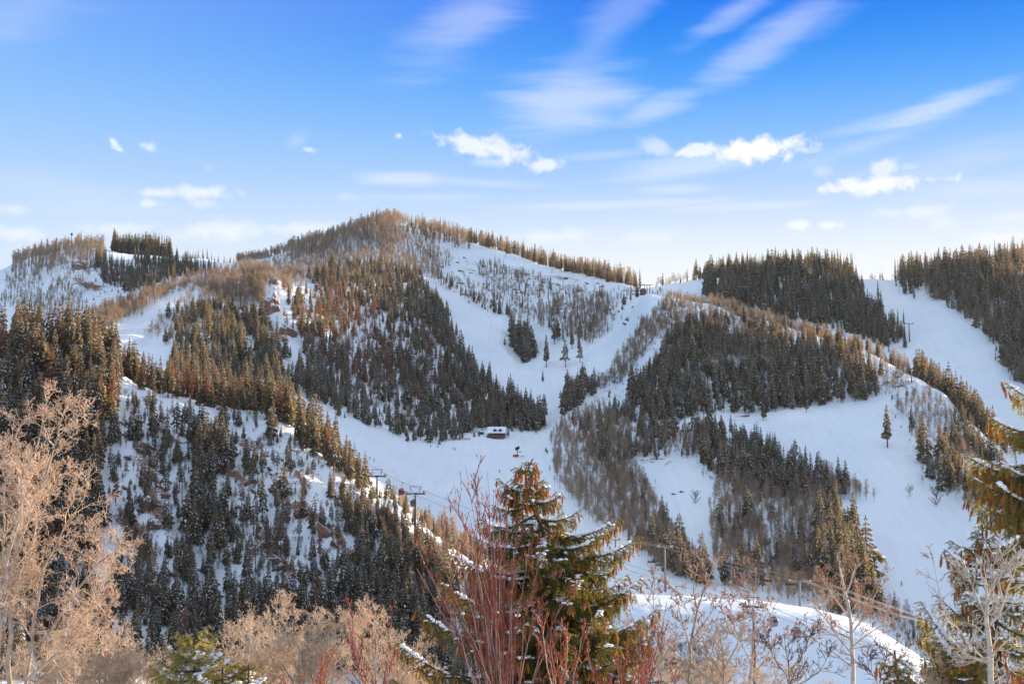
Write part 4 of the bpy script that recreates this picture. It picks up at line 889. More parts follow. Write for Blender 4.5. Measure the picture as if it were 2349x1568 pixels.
# red stemmed shrub in the centre
RED = (MT['stem_pale'], MT['twig_red'], MT['bud'])
rg = random.Random(5); L_ = []
tips = [(1068,1068),(1117,1078),(1088,1100),(1042,1112),(1030,1160),(1132,1130),(1160,1150),(1005,1190),(985,1215),(1098,1150),(1060,1170),(1185,1210),(1215,1240),(960,1260),(1145,1220)]
for k in range(26):
    tips.append((rg.gauss(1125, 75), rg.uniform(1200, 1420)))
for (ut, vt) in tips:
    ub = 1150+(ut-1120)*.22+rg.uniform(-14, 14); dz = rg.uniform(-.5, .5); m = rg.uniform(.45, .62); L_.append([(ub, 1640, 0), (ub+(ut-ub)*m*.75, 1640+(vt-1640)*m, dz*.6), (ut, vt, dz)])
bare('red_stemmed_shrub', 'tall shrub of upright red stems in front of the large spruce', L_, 13.5, OSI, 61, RED, cat='shrub', r0=.0095, kid=9, kl=.36, spread=.40, buds=.16, budr=.009, minr=.0026, trunk_k=5, tipr=.45)
for i, (uc, hw, vt, n_, rr_, lab) in enumerate([(870,70,1370,7,14,'thin red stems left of the tall red stemmed shrub'),(1290,60,1370,6,12.5,'sparse red and pale stems in front of the lower spruce trunk'),(1420,80,1470,8,13,'low red stems at the lower right of the large spruce'),(700,60,1470,6,15,'few red stems above the bottom edge left of centre'),(1500,50,1420,7,15,'red stems beside the right end of the large spruce'),(2290,60,1500,5,13,'short red stems in the lower right corner')]):
    rg = random.Random(200+i); L_ = []
    for k in range(n_):
        ut = uc+rg.uniform(-hw, hw); v2 = vt+rg.uniform(0, 150); ub = uc+(ut-uc)*.4; dz = rg.uniform(-.5, .5); L_.append([(ub, 1640, 0), (ub+(ut-ub)*.45, 1640+(v2-1640)*.5, dz), (ut, v2, dz)])
    bare('red_stemmed_shrub', lab, L_, rr_, OSI, 70+i, RED, cat='shrub', r0=.008, kid=6, kl=.30, spread=.4, buds=.15, budr=.011, minr=.003, trunk_k=5)
BRN = (MT['bark_tan'], MT['brush'], MT['bud']); PALE = (MT['bark_pale'], MT['bark_pale'], MT['bud'])
SPRD = [(6, .12, .05, .6, 5, .5), (4, .18, .06, .6, 3, .5), (3, .2, .05, .6, 0, .5)]
MID = (MT['bark_tan'], MT['bark_tan'], MT['bud'])
bare('bare_tree', 'leafless tree with brown buds right of the large spruce', [[(1578,1590),(1586,1480),(1600,1400),(1622,1330),(1640,1295)],[(1586,1500),(1560,1420),(1548,1350)],[(1588,1470),(1620,1420),(1655,1370)],[(1582,1540),(1530,1470),(1500,1400),(1492,1330)],[(1590,1500,.2),(1650,1450),(1690,1420)],[(1600,1400),(1590,1350),(1594,1310)]], 24, SPRD, 81, MID, r0=.026, limbf=.5, kid=12, kl=.55, buds=.08, budr=.013, spread=.7, minr=.0045)
bare('bare_tree', 'second leafless tree right of the large spruce, before the near snow hill', [[(1722,1590),(1726,1480),(1730,1380),(1735,1300)],[(1724,1520),(1690,1450),(1672,1370)],[(1724,1500),(1762,1430),(1788,1370)],[(1722,1560),(1760,1500),(1800,1450)],[(1722,1570),(1680,1520),(1650,1470)],[(1728,1430),(1715,1370),(1708,1330)]], 27, SPRD, 82, MID, r0=.024, limbf=.5, kid=12, kl=.5, buds=.10, budr=.014, spread=.7, minr=.005)
bare('aspen_tree', 'pale trunked leafless aspen standing on the right before the snow hill', [[(1956,1600),(1955,1500),(1952,1430),(1938,1350),(1925,1300),(1920,1275)],[(1954,1500),(1900,1430),(1862,1370)],[(1955,1530),(1890,1480),(1845,1450)],[(1954,1450),(1985,1400),(2010,1360),(2020,1320)],[(1954,1480),(2010,1440),(2045,1425)],[(1940,1360),(1955,1320),(1968,1290)],[(1950,1420),(1915,1370),(1890,1330)]], 25, SPRD, 83, (MT['bark_pale'], MT['bark_tan'], MT['bud']), r0=.042, limbf=.42, kid=9, kl=.55, buds=.10, budr=.013, spread=.75, minr=.0045)
bare('aspen_tree', 'whitish leafless aspen with arching limbs in front of the right spruces', [[(2274,1600),(2270,1500),(2266,1420),(2262,1350),(2250,1290)],[(2268,1440),(2300,1380),(2325,1320),(2335,1280)],[(2266,1420),(2235,1360),(2215,1300)],[(2272,1530),(2225,1480),(2185,1420),(2150,1350),(2138,1268)],[(2273,1570),(2310,1540),(2349,1530)],[(2272,1520),(2210,1500),(2170,1450)],[(2264,1390),(2280,1330),(2285,1270)],[(2300,1380),(2290,1330),(2310,1290)]], 17, SPRD, 84, PALE, r0=.036, limbf=.42, kid=10, kl=.45, spread=.75, minr=.0042)
bare('bare_tree', 'low leafless tree between the two budded trees', [[(1655,1600),(1660,1520),(1650,1450)],[(1657,1550),(1620,1490),(1600,1440)],[(1658,1540),(1690,1480),(1700,1440)],[(1655,1580),(1610,1540),(1570,1520)]], 22, SPRD, 85, MID, r0=.022, kid=12, kl=.5, spread=.7, minr=.004)
bare('bare_tree', 'low leafless tree right of the second budded tree', [[(1812,1600),(1808,1520),(1800,1450)],[(1810,1550),(1770,1500),(1760,1450)],[(1811,1540),(1850,1490),(1860,1450)],[(1812,1580),(1880,1540),(1900,1500)]], 23, SPRD, 86, (MT['bark_tan'], MT['brush'], MT['bud']), r0=.02, kid=12, kl=.45, spread=.7, minr=.004)
bare('bare_tree', 'low leafless tree right of the pale trunked aspen', [[(2020,1600),(2030,1530),(2040,1470)],[(2025,1570),(2060,1520),(2090,1470)],[(2022,1580),(1990,1530),(1985,1490)]], 23, SPRD, 87, (MT['bark_tan'], MT['brush'], MT['bud']), r0=.018, kid=11, kl=.4, spread=.7, minr=.004)
bare('bare_tree', 'leafless tree rising at the right end of the large spruce', [[(1500,1610),(1495,1520),(1520,1430),(1530,1380)],[(1497,1560),(1460,1490),(1450,1430)],[(1498,1540),(1540,1480),(1560,1440)]], 26, SPRD, 88, MID, r0=.022, kid=12, kl=.5, spread=.7, minr=.0045)

# ------------------------------------------------------------------ rock outcrops
def outcrop(label, u, v, hw, hh, tilt, mat, depth=.8, seed=0, lift=.3):
    p = hit(u, v); d = math.hypot(p.x, p.y); rg = np.random.RandomState(seed)
    w = hw*d/FU; hgt = hh*d/FU; root_m = Matrix.Rotation(-R(tilt), 4, 'Y')
    n = 26; m = 16; a, b = np.meshgrid(np.linspace(0, 2*math.pi, n, endpoint=False), np.linspace(-.5*math.pi, .5*math.pi, m), indexing='ij')
    x = np.cos(b)*np.cos(a); y = np.cos(b)*np.sin(a); z = np.sin(b)
    sq = lambda q_: np.sign(q_)*np.abs(q_)**.6
    x, y, z = sq(x), sq(y), sq(z)
    f = 1+.55*fbm(x*2.3+seed*7+9, (y+z*1.7)*2.3+5, 3, seed)+.42*fbm(x*7+seed, (z-y)*6+3, 3, seed+9)
    V = np.stack([x*w*f, y*hgt*depth*f, z*hgt*f], -1).reshape(-1, 3)
    F = []
    for i in range(n):
        for j in range(m-1): F.append((i*m+j, ((i+1) % n)*m+j, ((i+1) % n)*m+j+1, i*m+j+1))
    me = np_mesh('rock_outcrop', V, F, [mat]); o = obj('rock_outcrop', me, None, label, 'rock', None, None, p-Vector((0, 0, hgt*(1-lift)*.6))); o.rotation_euler = (0, R(tilt), -math.atan2(p.x, p.y)); return o
OC = [('tall rust brown cliff face high in the central wood',632,715,17,50,-14,'rock',.5),('broken lower end of the rust brown cliff',656,765,20,20,30,'rock',.5),('small crag at the very top of the rust brown cliff',628,650,9,14,-10,'rock',.5),
 ('broad tan crag on the far left mountain',190,612,20,8,8,'rock_far',.5),('lower tan crag on the far left mountain',222,658,26,8,16,'rock_far',.5),('right tan crag on the far left mountain',282,642,14,7,20,'rock_far',.5),
 ('reddish slab near the top of the diagonal band on the near hillside',695,1180,22,14,30,'rock',.6),('long red slab in the diagonal band on the near hillside',755,1225,40,10,42,'rock',.5),('lower red slab of the diagonal band on the near hillside',805,1280,26,7,42,'rock',.5),
 ('dark red ledge left of the near hillside gully',343,1092,22,7,38,'rock',.5),('small red ledge below the near left trees',328,1032,12,5,10,'rock',.5),('jagged red rib low on the near left hillside',338,1155,14,18,20,'rock',.6),('lower jagged red rib on the near left hillside',350,1205,16,20,35,'rock',.6),
 ('red boulder ledge in the middle of the near hillside',615,1250,16,12,30,'rock',.6),('red boulder ledge below the middle of the near hillside',640,1285,20,7,35,'rock',.6),('small rock knob above the diagonal band',575,1105,12,7,0,'rock',.6),
 ('low brown ledge above the small snow run, longest piece',1500,1053,13,2.2,3,'rock',.8),('left end of the broken ledge above the small snow run',1478,1054,7,1.8,-6,'rock',.8),('right end of the broken ledge above the small snow run',1520,1052,6,1.8,8,'rock',.8),('small red rocks on the small snow run',1548,1133,7,2.6,5,'rock',.9),('second small red rocks on the small snow run',1568,1128,8,2.2,15,'rock',.9),
 ('brown rocks at the edge of the far right run',2150,680,14,4,25,'rock',.8),('brown ledge on the open shoulder right of the knoll',2060,886,16,3,-12,'rock',.8),('dark fallen ledge by the slope tower on the right knoll',2050,866,12,2.4,-5,'rock',.8),
 ('reddish rocks below the right knoll wood',1880,915,14,5,30,'rock',.8),('small rocks below the right knoll wood near the road',1700,955,14,3,-8,'rock',.8)]
for i, q_ in enumerate(OC): outcrop(q_[0], q_[1], q_[2], q_[3], q_[4], q_[5], MT[q_[6]], q_[7], i+3)
# scattered ledges on the near hillside
rg = random.Random(77)
for i in range(170):
    u = rg.uniform(280, 980); v = rg.uniform(960, 1400)
    if not np_in(u, v, [(280,950),(450,960),(640,1000),(980,1280),(900,1400),(280,1400)]): continue
    o = outcrop('one of the small snow capped red ledges scattered over the near hillside', u, v, rg.uniform(4, 15), rg.uniform(2.5, 7), rg.uniform(20, 50), MT['rock'], .9, 200+i); o['group'] = 'small ledges on the near hillside'
for i in range(70):
    u = rg.uniform(1010, 1460); v0_ = 590+(u-1060)*.19; v = v0_+rg.uniform(0, 85)
    o = outcrop('one of the small snowy ledges on the face below the summit ridge', u, v, rg.uniform(3, 9), rg.uniform(1.2, 3), rg.uniform(5, 30), MT['rock'], .9, 400+i); o['group'] = 'small ledges below the summit ridge'

# ------------------------------------------------------------------ lifts
def down(p):
    h_ = BVH.ray_cast(Vector((p.x, p.y, p.z+60)), Vector((0, 0, -1))); return h_[0].z if h_[0] else p.z-10
def tower(label, u, v, r, arm, heading, kind='gondola', group='gondola towers', mat='steel', pr=.28):
    if r < 0: hb_ = hit(u, -r); r = math.hypot(hb_.x, hb_.y)
    top = P(u, v, r); gz = down(top); H = max(top.z-gz, 3); root = empty('lift_tower', (top.x, top.y, gz), heading, label, 'lift tower', group)
    mb = MB(); mb.tube((0, 0, -.5), (0, 0, H), pr*1.25, pr*.8, 10); obj('pole', mb.mesh('pole', [MT[mat]]), root)
    mb = MB(); mb.box((0, 0, H), (arm, .35, .40)); mb.box((0, 0, H+.18), (1.0, .6, .25)); obj('crossarm', mb.mesh('crossarm', [MT[mat]]), root)
    for s in (-1, 1):
        mb = MB(); mb.box((s*arm*.47, 0, H+.30), (.16, 3.2, .22))
        for k in range(6): mb.tube((s*arm*.47-.14, -1.4+k*.56, H+.52), (s*arm*.47+.14, -1.4+k*.56, H+.52), .2, .2, 10)
        obj('sheave_train', mb.mesh('sheave_train', [MT['steel_dark']]), root)
    if kind == 'gondola':
        mb = MB()
        for s in (-1, 1): mb.tube((s*arm*.20, 0, H+.2), (s*arm*.26, 0, H+2.0), .07, .07, 5)
        mb.tube((-arm*.30, 0, H+2.0), (arm*.30, 0, H+2.0), .08, .08, 5); mb.tube((-arm*.1, 0, H+2.0), (-arm*.1, 0, H+2.5), .05, .05, 5)
        for s in (-1, 1): mb.tube((s*arm*.28, 0, H+1.95), (s*arm*.10, 0, H+.3), .04, .04, 5)
        obj('service_frame', mb.mesh('service_frame', [MT['steel_dark']]), root)
    return root, H
def cable(label, pts, off=(0, 0, 0), rad=.075, sag=.012, group='haul cables'):
    pp = []; pts = [Vector(p)+Vector(off) for p in pts]
    for a, b in zip(pts[:-1], pts[1:]):
        L = (b-a).length
        for i in range(16): t = i/16; q_ = a.lerp(b, t); q_.z -= 4*sag*L*t*(1-t); pp.append(q_)
    pp.append(pts[-1]); o_ = pp[0].copy(); mb = MB(); mb.path([p-o_ for p in pp], [rad]*len(pp), 5); return obj('haul_cable', mb.mesh('haul_cable', [MT['cable']]), None, label, 'cable', group, None, o_)
def cabin(label, u, v, r, mat, heading=.4, group='gondola cabins'):
    c = P(u, v, r); root = empty('gondola_cabin', (c.x, c.y, c.z-1.1), heading, label, 'gondola cabin', group)
    prof = [(0, .62), (.25, .84), (.8, .98), (1.3, 1.0), (1.85, .86), (2.15, .55)]; n = 16; V = []; F = []
    for z, s in prof:
        for j in range(n):
            a = 2*math.pi*j/n; cx, sy = math.cos(a), math.sin(a); V.append((1.05*s*math.copysign(abs(cx)**.6, cx), 1.15*s*math.copysign(abs(sy)**.6, sy), z))
    for i in range(len(prof)-1):
        for j in range(n): F.append((i*n+j, i*n+(j+1) % n, (i+1)*n+(j+1) % n, (i+1)*n+j))
    root.scale = (.86, .86, .86)
    F += [tuple(range(n))[::-1], tuple(range(5*n, 6*n))]; mb = MB(); mb.add(V, F); obj('cabin_shell', mb.mesh('cabin_shell', [MT[mat]], False), root)
    mb = MB()
    for sx, sy, w, dp in ((0, -1, 1.15, .05), (0, 1, 1.15, .05)): mb.box((0, sy*1.12, 1.32), (w, .08, .72))
    obj('window', mb.mesh('window', [MT['glass']]), root)
    for s in (-1, 1):
        mb = MB(); mb.box((s*1.03, 0, 1.32), (.08, 1.2, .72)); obj('window', mb.mesh('window', [MT['glass']]), root)
    mb = MB(); mb.tube((0, 0, 2.1), (0, .15, 3.0), .06, .05, 6); mb.tube((0, .15, 3.0), (.35, .1, 4.0), .05, .05, 6); mb.box((.35, .1, 4.05), (.5, .5, .2)); mb.box((0, 0, 2.22), (.9, .9, .1)); obj('hanger', mb.mesh('hanger', [MT['steel_dark']]), root)
    mb = MB(); mb.box((1.02, .5, .75), (.14, .7, .5)); obj('ski_rack', mb.mesh('ski_rack', [MT['steel']]), root); return root
HG = -.25
t1, h1 = tower('gondola tower on the crest of the near hillside, higher of the two', 865, 1092, 418, 5.9, HG, mat='steel_dark')
t2, h2 = tower('gondola tower right of the higher one, a cabin just beside it', 953, 1132, 392, 5.9, HG, mat='steel_dark')
t3, h3 = tower('gondola tower standing among leafless trees on the near snow hill', 1728, 1391, 300, 5.0, HG-.35, mat='steel_dark')
def tp(t, h_, s, arm=5.9):
    return t.location+Matrix.Rotation(t.rotation_euler.z, 3, 'Z') @ Vector((s*arm*.47, 0, h_+.75))
for s, nm in ((-1, 'left'), (1, 'right')):
    e1 = P(675+s*3, 930, 600); e2 = P(642+s*3, 862, 720); e4 = P(2127+s*9, 1512, 235); e5 = P(2420+s*12, 1640, 175)
    cable('long gondola cable over the near hill, '+nm+' hand one of the pair', [e2, e1, tp(t1, h1, s), tp(t2, h2, s), tp(t3, h3, s, 5.0), e4, e5], group='gondola cables')
cabin('dark red gondola cabin hanging between the two crest towers', 921, 1126, 402, 'cabin_dark_red', .2)
cabin('grey gondola cabin close under the lower crest tower', 948, 1152, 394, 'cabin_grey', .1)
cabin('left one of two mauve gondola cabins before the near snow hill', 1774, 1423, 290, 'cabin_red', .3)
cabin('right one of two mauve gondola cabins before the near snow hill', 1827, 1447, 285, 'cabin_red', .3)
cabin('mauve gondola cabin low over the snow beside the right spruces', 2127, 1542, 240, 'cabin_red', .3)
cabin('gondola cabin cut by the bottom edge near the right spruces', 2087, 1571, 236, 'cabin_grey', .3)
c1_, k1 = tower('tall grey chairlift tower before the lower right wood', 1834, 1333, 520, 8, -.5, 'chair', 'chairlift towers', pr=.45)
c2_, k2 = tower('grey chairlift tower at the right where four cables meet', 2080, 1414, 480, 7, -.5, 'chair', 'chairlift towers', pr=.5)
c3_, k3 = tower('chairlift tower at the foot of the small snow run', 1525, 1254, 560, 6, -.5, 'chair', 'chairlift towers', pr=.4)
c4_, k4 = tower('bluish chairlift tower right behind the branch tips of the large spruce', 1412, 1238, 600, 4, -.5, 'chair', 'chairlift towers', pr=.5)
c5_, k5 = tower('lower grey chairlift tower right of the tall one', 1899, 1366, 505, 5, -.5, 'chair', 'chairlift towers', pr=.4)
for i, dx in enumerate((-3.4, -2.2, 2.2, 3.4)):
    a = c1_.location+Vector((dx+4, 0, k1+.6)); b = c2_.location+Vector((dx, 0, k2+.6)); e = P(2420, 1490, 440)+Vector((dx, 0, 0))
    cable(['lowest', 'second lowest', 'second highest', 'highest'][i]+' of the four bright cables at the lower right', [a, b, e], rad=.085, sag=.004, group='four bright cables')
for s in (-1, 1):
    cable(('near' if s < 0 else 'far')+' chairlift cable passing before the lower right wood', [c4_.location+Vector((s*1.8, 0, k4+.6)), c3_.location+Vector((s*2.6, 0, k3+.6)), c1_.location+Vector((s*3.4, 0, k1+.6))], rad=.035, sag=.01, group='chairlift cables')
def chair(label, u, v, r):
    c = P(u, v, r); root = empty('lift_chair', c, -.5, label, 'lift chair', 'chairs of the lower right chairlift')
    mb = MB(); mb.box((0, 0, 0), (3.8, .6, .14)); obj('seat', mb.mesh('seat', [MT['steel_dark']]), root)
    mb = MB(); mb.box((0, .35, .40), (3.8, .12, .55)); obj('backrest', mb.mesh('backrest', [MT['steel_dark']]), root)
    mb = MB(); mb.tube((-1.8, .3, 0), (-1.2, .2, 1.5), .05, .05, 5); mb.tube((1.8, .3, 0), (1.2, .2, 1.5), .05, .05, 5); mb.tube((-1.2, .2, 1.5), (1.2, .2, 1.5), .05, .05, 5); mb.tube((0, .2, 1.5), (0, 0, 3.2), .06, .06, 5); obj('hanger', mb.mesh('hanger', [MT['steel_dark']]), root)
CH = [(1495,1290),(1512,1297),(1623,1302),(1656,1306),(1690,1319),(1730,1325),(1760,1333),(1813,1341),(1896,1365)]
for i, (u, v) in enumerate(CH):
    lab = ['dark chair at the left end of the chairlift','second chair from the left end of the chairlift','third chair from the left end of the chairlift','chair of the chairlift, fourth from the left','middle chair of the chairlift before the lower right wood','chair just right of the middle of the chairlift','chair two to the left of the tall chairlift tower','chair just left of the tall chairlift tower','chair hanging right of the tall chairlift tower'][i]
    chair(lab, u, v, 560-(u-1495)*.1)
tower('T shaped lift tower beside the far right run', 2085, 742, -784, 8, .1, 'chair', 'towers on the far slopes', 'steel_dark', .4)
tower('lift tower on the far right skyline', 2055, 632, -656, 6, .1, 'chair', 'towers on the far slopes', 'steel_dark', .5)
tower('lift tower on the open right shoulder, left of the pair', 2066, 838, -866, 3, .1, 'chair', 'towers on the far slopes', 'steel_dark', .3)
tower('lift tower on the open right shoulder, right of the pair', 2090, 846, -876, 3, .1, 'chair', 'towers on the far slopes', 'steel_dark', .3)
tower('lift tower at the foot of the right crest clump', 2197, 944, -972, 3, .1, 'chair', 'towers on the far slopes', 'steel_dark', .3)
for i, s in enumerate((0, 1)):
    cable(('upper' if i else 'lower')+' thin cable slanting over the right knoll', [P(1750, 745-i*3, 1150), P(1900, 788-i*4, 1060), P(2066, 838-i*4, 900)], rad=.06, sag=.006, group='cables over the right knoll')
# station on the ridge
st = P(1482, 662, 1195); gz = down(st); root = empty('lift_station', (st.x, st.y, gz), 0, 'dark lift station with three poles on the skyline notch', 'lift station')
mb = MB(); mb.box((-2.6, 0, 1.6), (5.2, 5, 3.8)); mb.add([(-5.6,-2.8,3.3),(.2,-2.8,3.3),(.2,2.8,3.3),(-5.6,2.8,3.3),(-4.4,-1.4,5.0),(-1.0,-1.4,5.0),(-1.0,1.4,5.0),(-4.4,1.4,5.0)], [(3,2,1,0),(4,5,6,7),(0,1,5,4),(1,2,6,5),(2,3,7,6),(3,0,4,7)]); obj('housing', mb.mesh('housing', [MT['wood']]), root)
for dx, hh_ in ((-1.4, 8.2), (.9, 8.2), (3.2, 8.4)):
    mb = MB(); mb.tube((dx, 0, -1), (dx, 0, hh_), .32, .26, 8); obj('pole', mb.mesh('pole', [MT['steel_dark']]), root)
mb = MB(); mb.box((.8, 0, 8.3), (9.5, .5, .4)); mb.box((-2.6, 0, 8.7), (1.5, 1.2, .4)); obj('crossarm', mb.mesh('crossarm', [MT['steel_dark']]), root)
mp_ = P(165, 534, 2000); gz = ground_xy(mp_.x, mp_.y); mb = MB(); mb.tube((0, 0, 0), (0, 0, max(12, mp_.z-gz)), .8, .4, 6); mb.box((0, 0, max(12, mp_.z-gz)-2), (2.5, 2.5, 3.0)); obj('radio_mast', mb.mesh('radio_mast', [MT['steel_dark']]), None, 'small mast poking above the far left skyline', 'mast', None, None, (mp_.x, mp_.y, gz))

# ------------------------------------------------------------------ log lodge and shelters
lp = hit(1140, 1001); ld = math.hypot(lp.x, lp.y); k_ = ld/FU
lodge = empty('log_lodge', lp, -math.atan2(lp.x, lp.y)-.06, 'red brown log lodge with snowy roof and two dormers beside the wood', 'lodge')
Wd, Dp, Hh = 38*k_, 7.0, 7.6*k_
mb = MB()
for i in range(int(Hh/.32)): mb.tube((-Wd/2, -Dp/2, .2+i*.32), (Wd/2, -Dp/2, .2+i*.32), .18, .18, 6)
mb.box((0, 0, Hh/2), (Wd-.1, Dp-.1, Hh)); 
for s in (-1, 1): mb.add([(s*(Wd/2-.2), -Dp/2, Hh), (s*(Wd/2-.2), Dp/2, Hh), (s*(Wd/2-.2), 0, Hh+3.6)], [(0, 1, 2)])
obj('wall', mb.mesh('wall', [MT['log']]), lodge)
def slab(a, b, c, d, th):   # roof plane
    n = (Vector(b)-Vector(a)).cross(Vector(d)-Vector(a)).normalized()*th; q4 = [Vector(x) for x in (a, b, c, d)]; return [tuple(x) for x in q4]+[tuple(x+n) for x in q4], [(3, 2, 1, 0), (4, 5, 6, 7), (0, 1, 5, 4), (1, 2, 6, 5), (2, 3, 7, 6), (3, 0, 4, 7)]
RH = Hh+4.0
mb = MB()
for s in (-1, 1):
    a, b, c, d = (-Wd/2-.6, s*(Dp/2+1.2), Hh-.45), (Wd/2+.6, s*(Dp/2+1.2), Hh-.45), (Wd/2+.6, 0, RH), (-Wd/2-.6, 0, RH)
    if s > 0: a, b, c, d = b, a, d, c
    v_, f_ = slab(a, b, c, d, .14); mb.add(v_, f_, 0); v_, f_ = slab(*[(x[0], x[1], x[2]+.16) for x in (a, b, c, d)], .42); mb.add(v_, f_, 1)
rf = obj('roof', mb.mesh('roof', [MT['wood'], MT['snow']]), lodge)
for dx in (-Wd*.10, Wd*.21):
    mb = MB(); y0 = -Dp/2-.3; w_ = 1.15; zb = Hh+.3; zt = zb+1.5; mb.add([(dx-w_, y0, zb), (dx+w_, y0, zb), (dx+w_, y0, zt), (dx, y0, zt+1.2), (dx-w_, y0, zt), (dx-w_, 0, zb), (dx+w_, 0, zb), (dx+w_, 0, zt), (dx, 0, zt+1.2), (dx-w_, 0, zt)], [(0, 1, 2, 3, 4), (1, 6, 7, 2), (5, 0, 4, 9), (2, 7, 8, 3), (9, 4, 3, 8)]); dm = obj('dormer', mb.mesh('dormer', [MT['log']]), lodge)
    mb = MB(); mb.box((dx, y0-.06, zb+.85), (1.2, .08, 1.2)); obj('window', mb.mesh('window', [MT['glass']]), dm)
    mb = MB()
    for s in (-1, 1):
        v_, f_ = slab(*[(dx, y0-.3, zt+1.25), (dx, -.2, zt+1.25), (dx+s*(w_+.35), -.2, zt-.1), (dx+s*(w_+.35), y0-.3, zt-.1)][::s], .22); mb.add(v_, f_)
    obj('dormer_roof', mb.mesh('dormer_roof', [MT['wood']]), dm)
mb = MB(); mb.box((-.3, -Dp/2-2.4, .35), (Wd+1.2, 4.4, .22)); mb.box((-.3, -Dp/2-4.4, -.3), (Wd+1.0, .15, 1.3)); dk = obj('deck', mb.mesh('deck', [MT['wood']]), lodge)
mb = MB(); mb.box((-.3, -Dp/2-4.55, 1.35), (Wd+1.2, .1, .12)); mb.box((-.3, -Dp/2-4.55, .9), (Wd+1.2, .06, .08))
for i in range(14): mb.box((-Wd/2-.8+i*(Wd+1)/13, -Dp/2-4.55, .9), (.12, .12, 1.0))
obj('railing', mb.mesh('railing', [MT['wood']]), dk)
for dx in (-Wd*.36, -Wd*.1, Wd*.08, Wd*.27):
    mb = MB(); mb.box((dx, -Dp/2-.21, 1.75), (1.3, .08, 1.1)); obj('window', mb.mesh('window', [MT['glass']]), lodge)
mb = MB(); mb.box((0, 2, RH+.6), (.9, .9, 1.8)); obj('chimney', mb.mesh('chimney', [MT['wood']]), rf)
def shelter(label, u, v, wu, hu):
    p = hit(u, v); k = math.hypot(p.x, p.y)/FU; w = wu*k; h_ = hu*k; root = empty('shelter', p, .05, label, 'shelter', 'small shelters by the lodge')
    mb = MB(); v_, f_ = slab((-w/2, -1.6, h_), (w/2, -1.6, h_-.3), (w/2, 1.6, h_-.1), (-w/2, 1.6, h_+.2), .15); mb.add(v_, f_, 0); v_, f_ = slab((-w/2, -1.6, h_+.17), (w/2, -1.6, h_-.13), (w/2, 1.6, h_+.07), (-w/2, 1.6, h_+.37), .35); mb.add(v_, f_, 1); obj('roof', mb.mesh('roof', [MT['wood'], MT['snow']]), root)
    for sx in (-.45, .45):
        for sy in (-1.3, 1.3): mb = MB(); mb.box((sx*w, sy, h_/2-.3), (.2, .2, h_+.3)); obj('post', mb.mesh('post', [MT['wood']]), root)
    mb = MB(); mb.box((0, 1.2, h_/2-.1), (w*.9, .1, h_-.2)); obj('back_wall', mb.mesh('back_wall', [MT['wood']]), root)
shelter('small snow roofed shelter just left of the log lodge', 1103, 996, 14, 6); shelter('long low snow roofed shelter further left of the lodge', 1062, 985, 24, 5)
def fence(label, u0, v0, u1, v1, hu):
    a = hit(u0, v0); b = hit(u1, v1); k = math.hypot(a.x, a.y)/FU; n = 12; o_ = a.copy(); root = empty('wooden_fence', o_, 0, label, 'fence', None); d = b-a
    mb = MB()
    for j in (.35, .7, .95): mb.tube((0, 0, hu*k*j), tuple(d+Vector((0, 0, hu*k*j))), .10, .10, 4)
    obj('rails', mb.mesh('rails', [MT['wood']]), root)
    for i in range(n+1): q_ = d*(i/n); mb = MB(); mb.box((q_.x, q_.y, q_.z+hu*k*.5-.1), (.18, .18, hu*k+.2)); obj('post', mb.mesh('post', [MT['wood']]), root)
fence('dark low fence at the edge of the ski run left of the lodge', 1030, 1011, 1078, 1009, 5)
# snow gun with padded base
sp = hit(1187, 1047); k_ = math.hypot(sp.x, sp.y)/FU; gun = empty('snow_gun', sp, .1, 'snowmaking gun on a pole with a red padded fence at its foot', 'snow gun')
mb = MB(); mb.tube((0, 0, -.3), (0, 0, 17*k_), .28, .22, 8); obj('pole', mb.mesh('pole', [MT['steel']]), gun)
mb = MB(); mb.tube((-.9, -.4, 19*k_-.4), (1.0, .3, 19*k_+.7), 1.05, .85, 14); mb.tube((-1.1, -.5, 19*k_-.5), (-.9, -.4, 19*k_-.4), .8, 1.05, 14); mb.box((0, 0, 17*k_), (.9, .7, .6)); obj('fan_barrel', mb.mesh('fan_barrel', [MT['navy']]), gun)
mb = MB(); mb.box((1.3, 0, 11*k_), (2.4, 1.0, .25)); mb.box((2.4, 0, 11.8*k_), (.1, 1.0, .7)); obj('platform', mb.mesh('platform', [MT['steel_dark']]), gun)
mb = MB(); mb.box((-1.1, -1.2, .6), (13*k_, .5, 1.4)); obj('padding', mb.mesh('padding', [MT['pad']]), gun)
mb = MB(); mb.tube((2.2, -1.2, .3), (4.2, -1.2, .5), .25, .08, 6); obj('hose', mb.mesh('hose', [MT['black']]), gun)

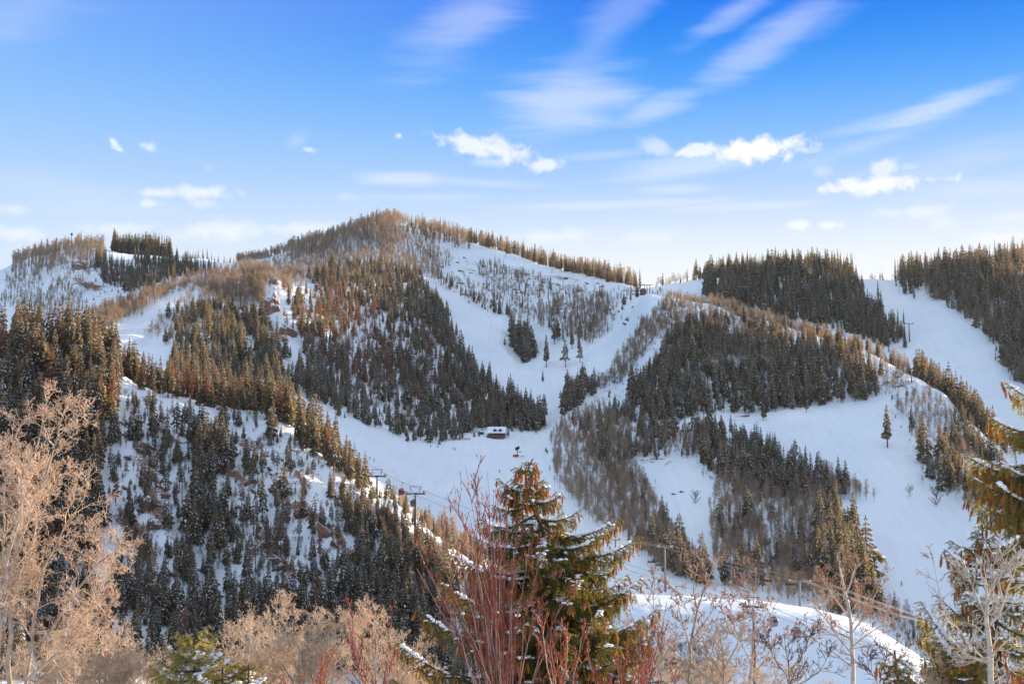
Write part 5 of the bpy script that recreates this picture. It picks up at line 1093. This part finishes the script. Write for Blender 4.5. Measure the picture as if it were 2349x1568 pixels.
# ------------------------------------------------------------------ skiers
def skin_mesh(name, joints, edges, mat):
    me = bpy.data.meshes.new(name+'_rig'); me.from_pydata([j[0] for j in joints], edges, []); o = bpy.data.objects.new(name+'_rig', me); COL.objects.link(o)
    o.modifiers.new('s', 'SKIN'); o.modifiers.new('u', 'SUBSURF').levels = 1
    for i, j in enumerate(joints): me.skin_vertices[0].data[i].radius = j[1]
    me.skin_vertices[0].data[0].use_root = True
    dg = bpy.context.evaluated_depsgraph_get(); m = bpy.data.meshes.new_from_object(o.evaluated_get(dg)); bpy.data.objects.remove(o); bpy.data.meshes.remove(me); m.name = name; m.materials.clear(); m.materials.append(mat); return m
def body(seed, crouch, mat):
    c = crouch; hip = .92-.22*c; J = [((0, 0, hip), (.15, .12)), ((0, -.05-.1*c, hip+.28), (.15, .11)), ((0, -.08-.22*c, hip+.50), (.17, .11)), ((0, -.10-.28*c, hip+.62), (.06, .06)), ((0, -.12-.32*c, hip+.76), (.10, .11)), ((0, -.12-.33*c, hip+.86), (.07, .08)),
        ((.22, -.08-.22*c, hip+.48), (.07, .07)), ((.32, -.16-.2*c, hip+.22), (.05, .05)), ((.30, -.42-.2*c, hip+.16), (.04, .04)), ((-.22, -.08-.22*c, hip+.48), (.07, .07)), ((-.32, -.16-.2*c, hip+.22), (.05, .05)), ((-.30, -.42-.2*c, hip+.16), (.04, .04)),
        ((.12, 0, hip-.06), (.10, .10)), ((.15, -.16*c-.03, hip*.52), (.075, .08)), ((.15, .02, .08), (.06, .07)), ((.15, -.14, .05), (.05, .04)), ((-.12, 0, hip-.06), (.10, .10)), ((-.15, -.16*c-.03, hip*.52), (.075, .08)), ((-.15, .02, .08), (.06, .07)), ((-.15, -.14, .05), (.05, .04))]
    E_ = [(0, 1), (1, 2), (2, 3), (3, 4), (4, 5), (2, 6), (6, 7), (7, 8), (2, 9), (9, 10), (10, 11), (0, 12), (12, 13), (13, 14), (14, 15), (0, 16), (16, 17), (17, 18), (18, 19)]
    return skin_mesh('person', J, E_, mat), hip, c
BD = {('navy', .2): body(1, .2, MT['navy']), ('black', .8): body(2, .8, MT['black']), ('teal', .6): body(3, .6, MT['teal'])}
_h = MB(); _h.add([tuple(v*.135) for v in ICO2_V], [tuple(f) for f in ICO2_F]); HELM = _h.mesh('helmet', [MT['black']], True)
_s = MB(); _s.box((0, 0, .015), (.09, 1.6, .03)); _s.add([(-.045, -.8, 0), (.045, -.8, 0), (.045, -.95, .10), (-.045, -.95, .10), (-.045, -.8, .03), (.045, -.8, .03)], [(0, 1, 2, 3), (4, 3, 2, 5)]); SKI = _s.mesh('ski', [MT['black']])
SK = [(1045,1033,('navy',.2),'skier in dark clothes standing right of another, below the central wood'),(1039,1031,('black',.8),'skier in dark clothes standing left of another, below the central wood'),(1004,1027,('teal',.6),'person in teal at the top edge of the ski run, right of one'),(988,1026,('navy',.2),'person in navy at the top left edge of the ski run'),
 (1093,1047,('teal',.6),'skier in pale teal clothes, left of two in mid run'),(1103,1050,('navy',.2),'skier in navy clothes, right of two in mid run'),(848,1054,('teal',.6),'skier in teal near the left end of the run, higher of two'),(858,1059,('navy',.2),'skier in navy near the left end of the run, lower of two'),
 (1146,1083,('black',.8),'crouching skier alone in the lower middle of the run'),(2069,1342,('black',.8),'crouching skier alone on the lower right ski run')]
for u, v, key, lab in SK:
    p = hit(u, v); me, hip, c = BD[key]; o = obj('person', me, None, lab, 'person', 'skiers on the slopes', None, p); o.rotation_euler = (0, 0, random.uniform(-.9, .9)); o.scale = (1.1, 1.1, 1.1)
    obj('helmet', HELM, o, loc=(0, -.12-.325*c, hip+.84))
    for s in (-1, 1): obj('ski', SKI, o, loc=(.15*s, 0, 0))
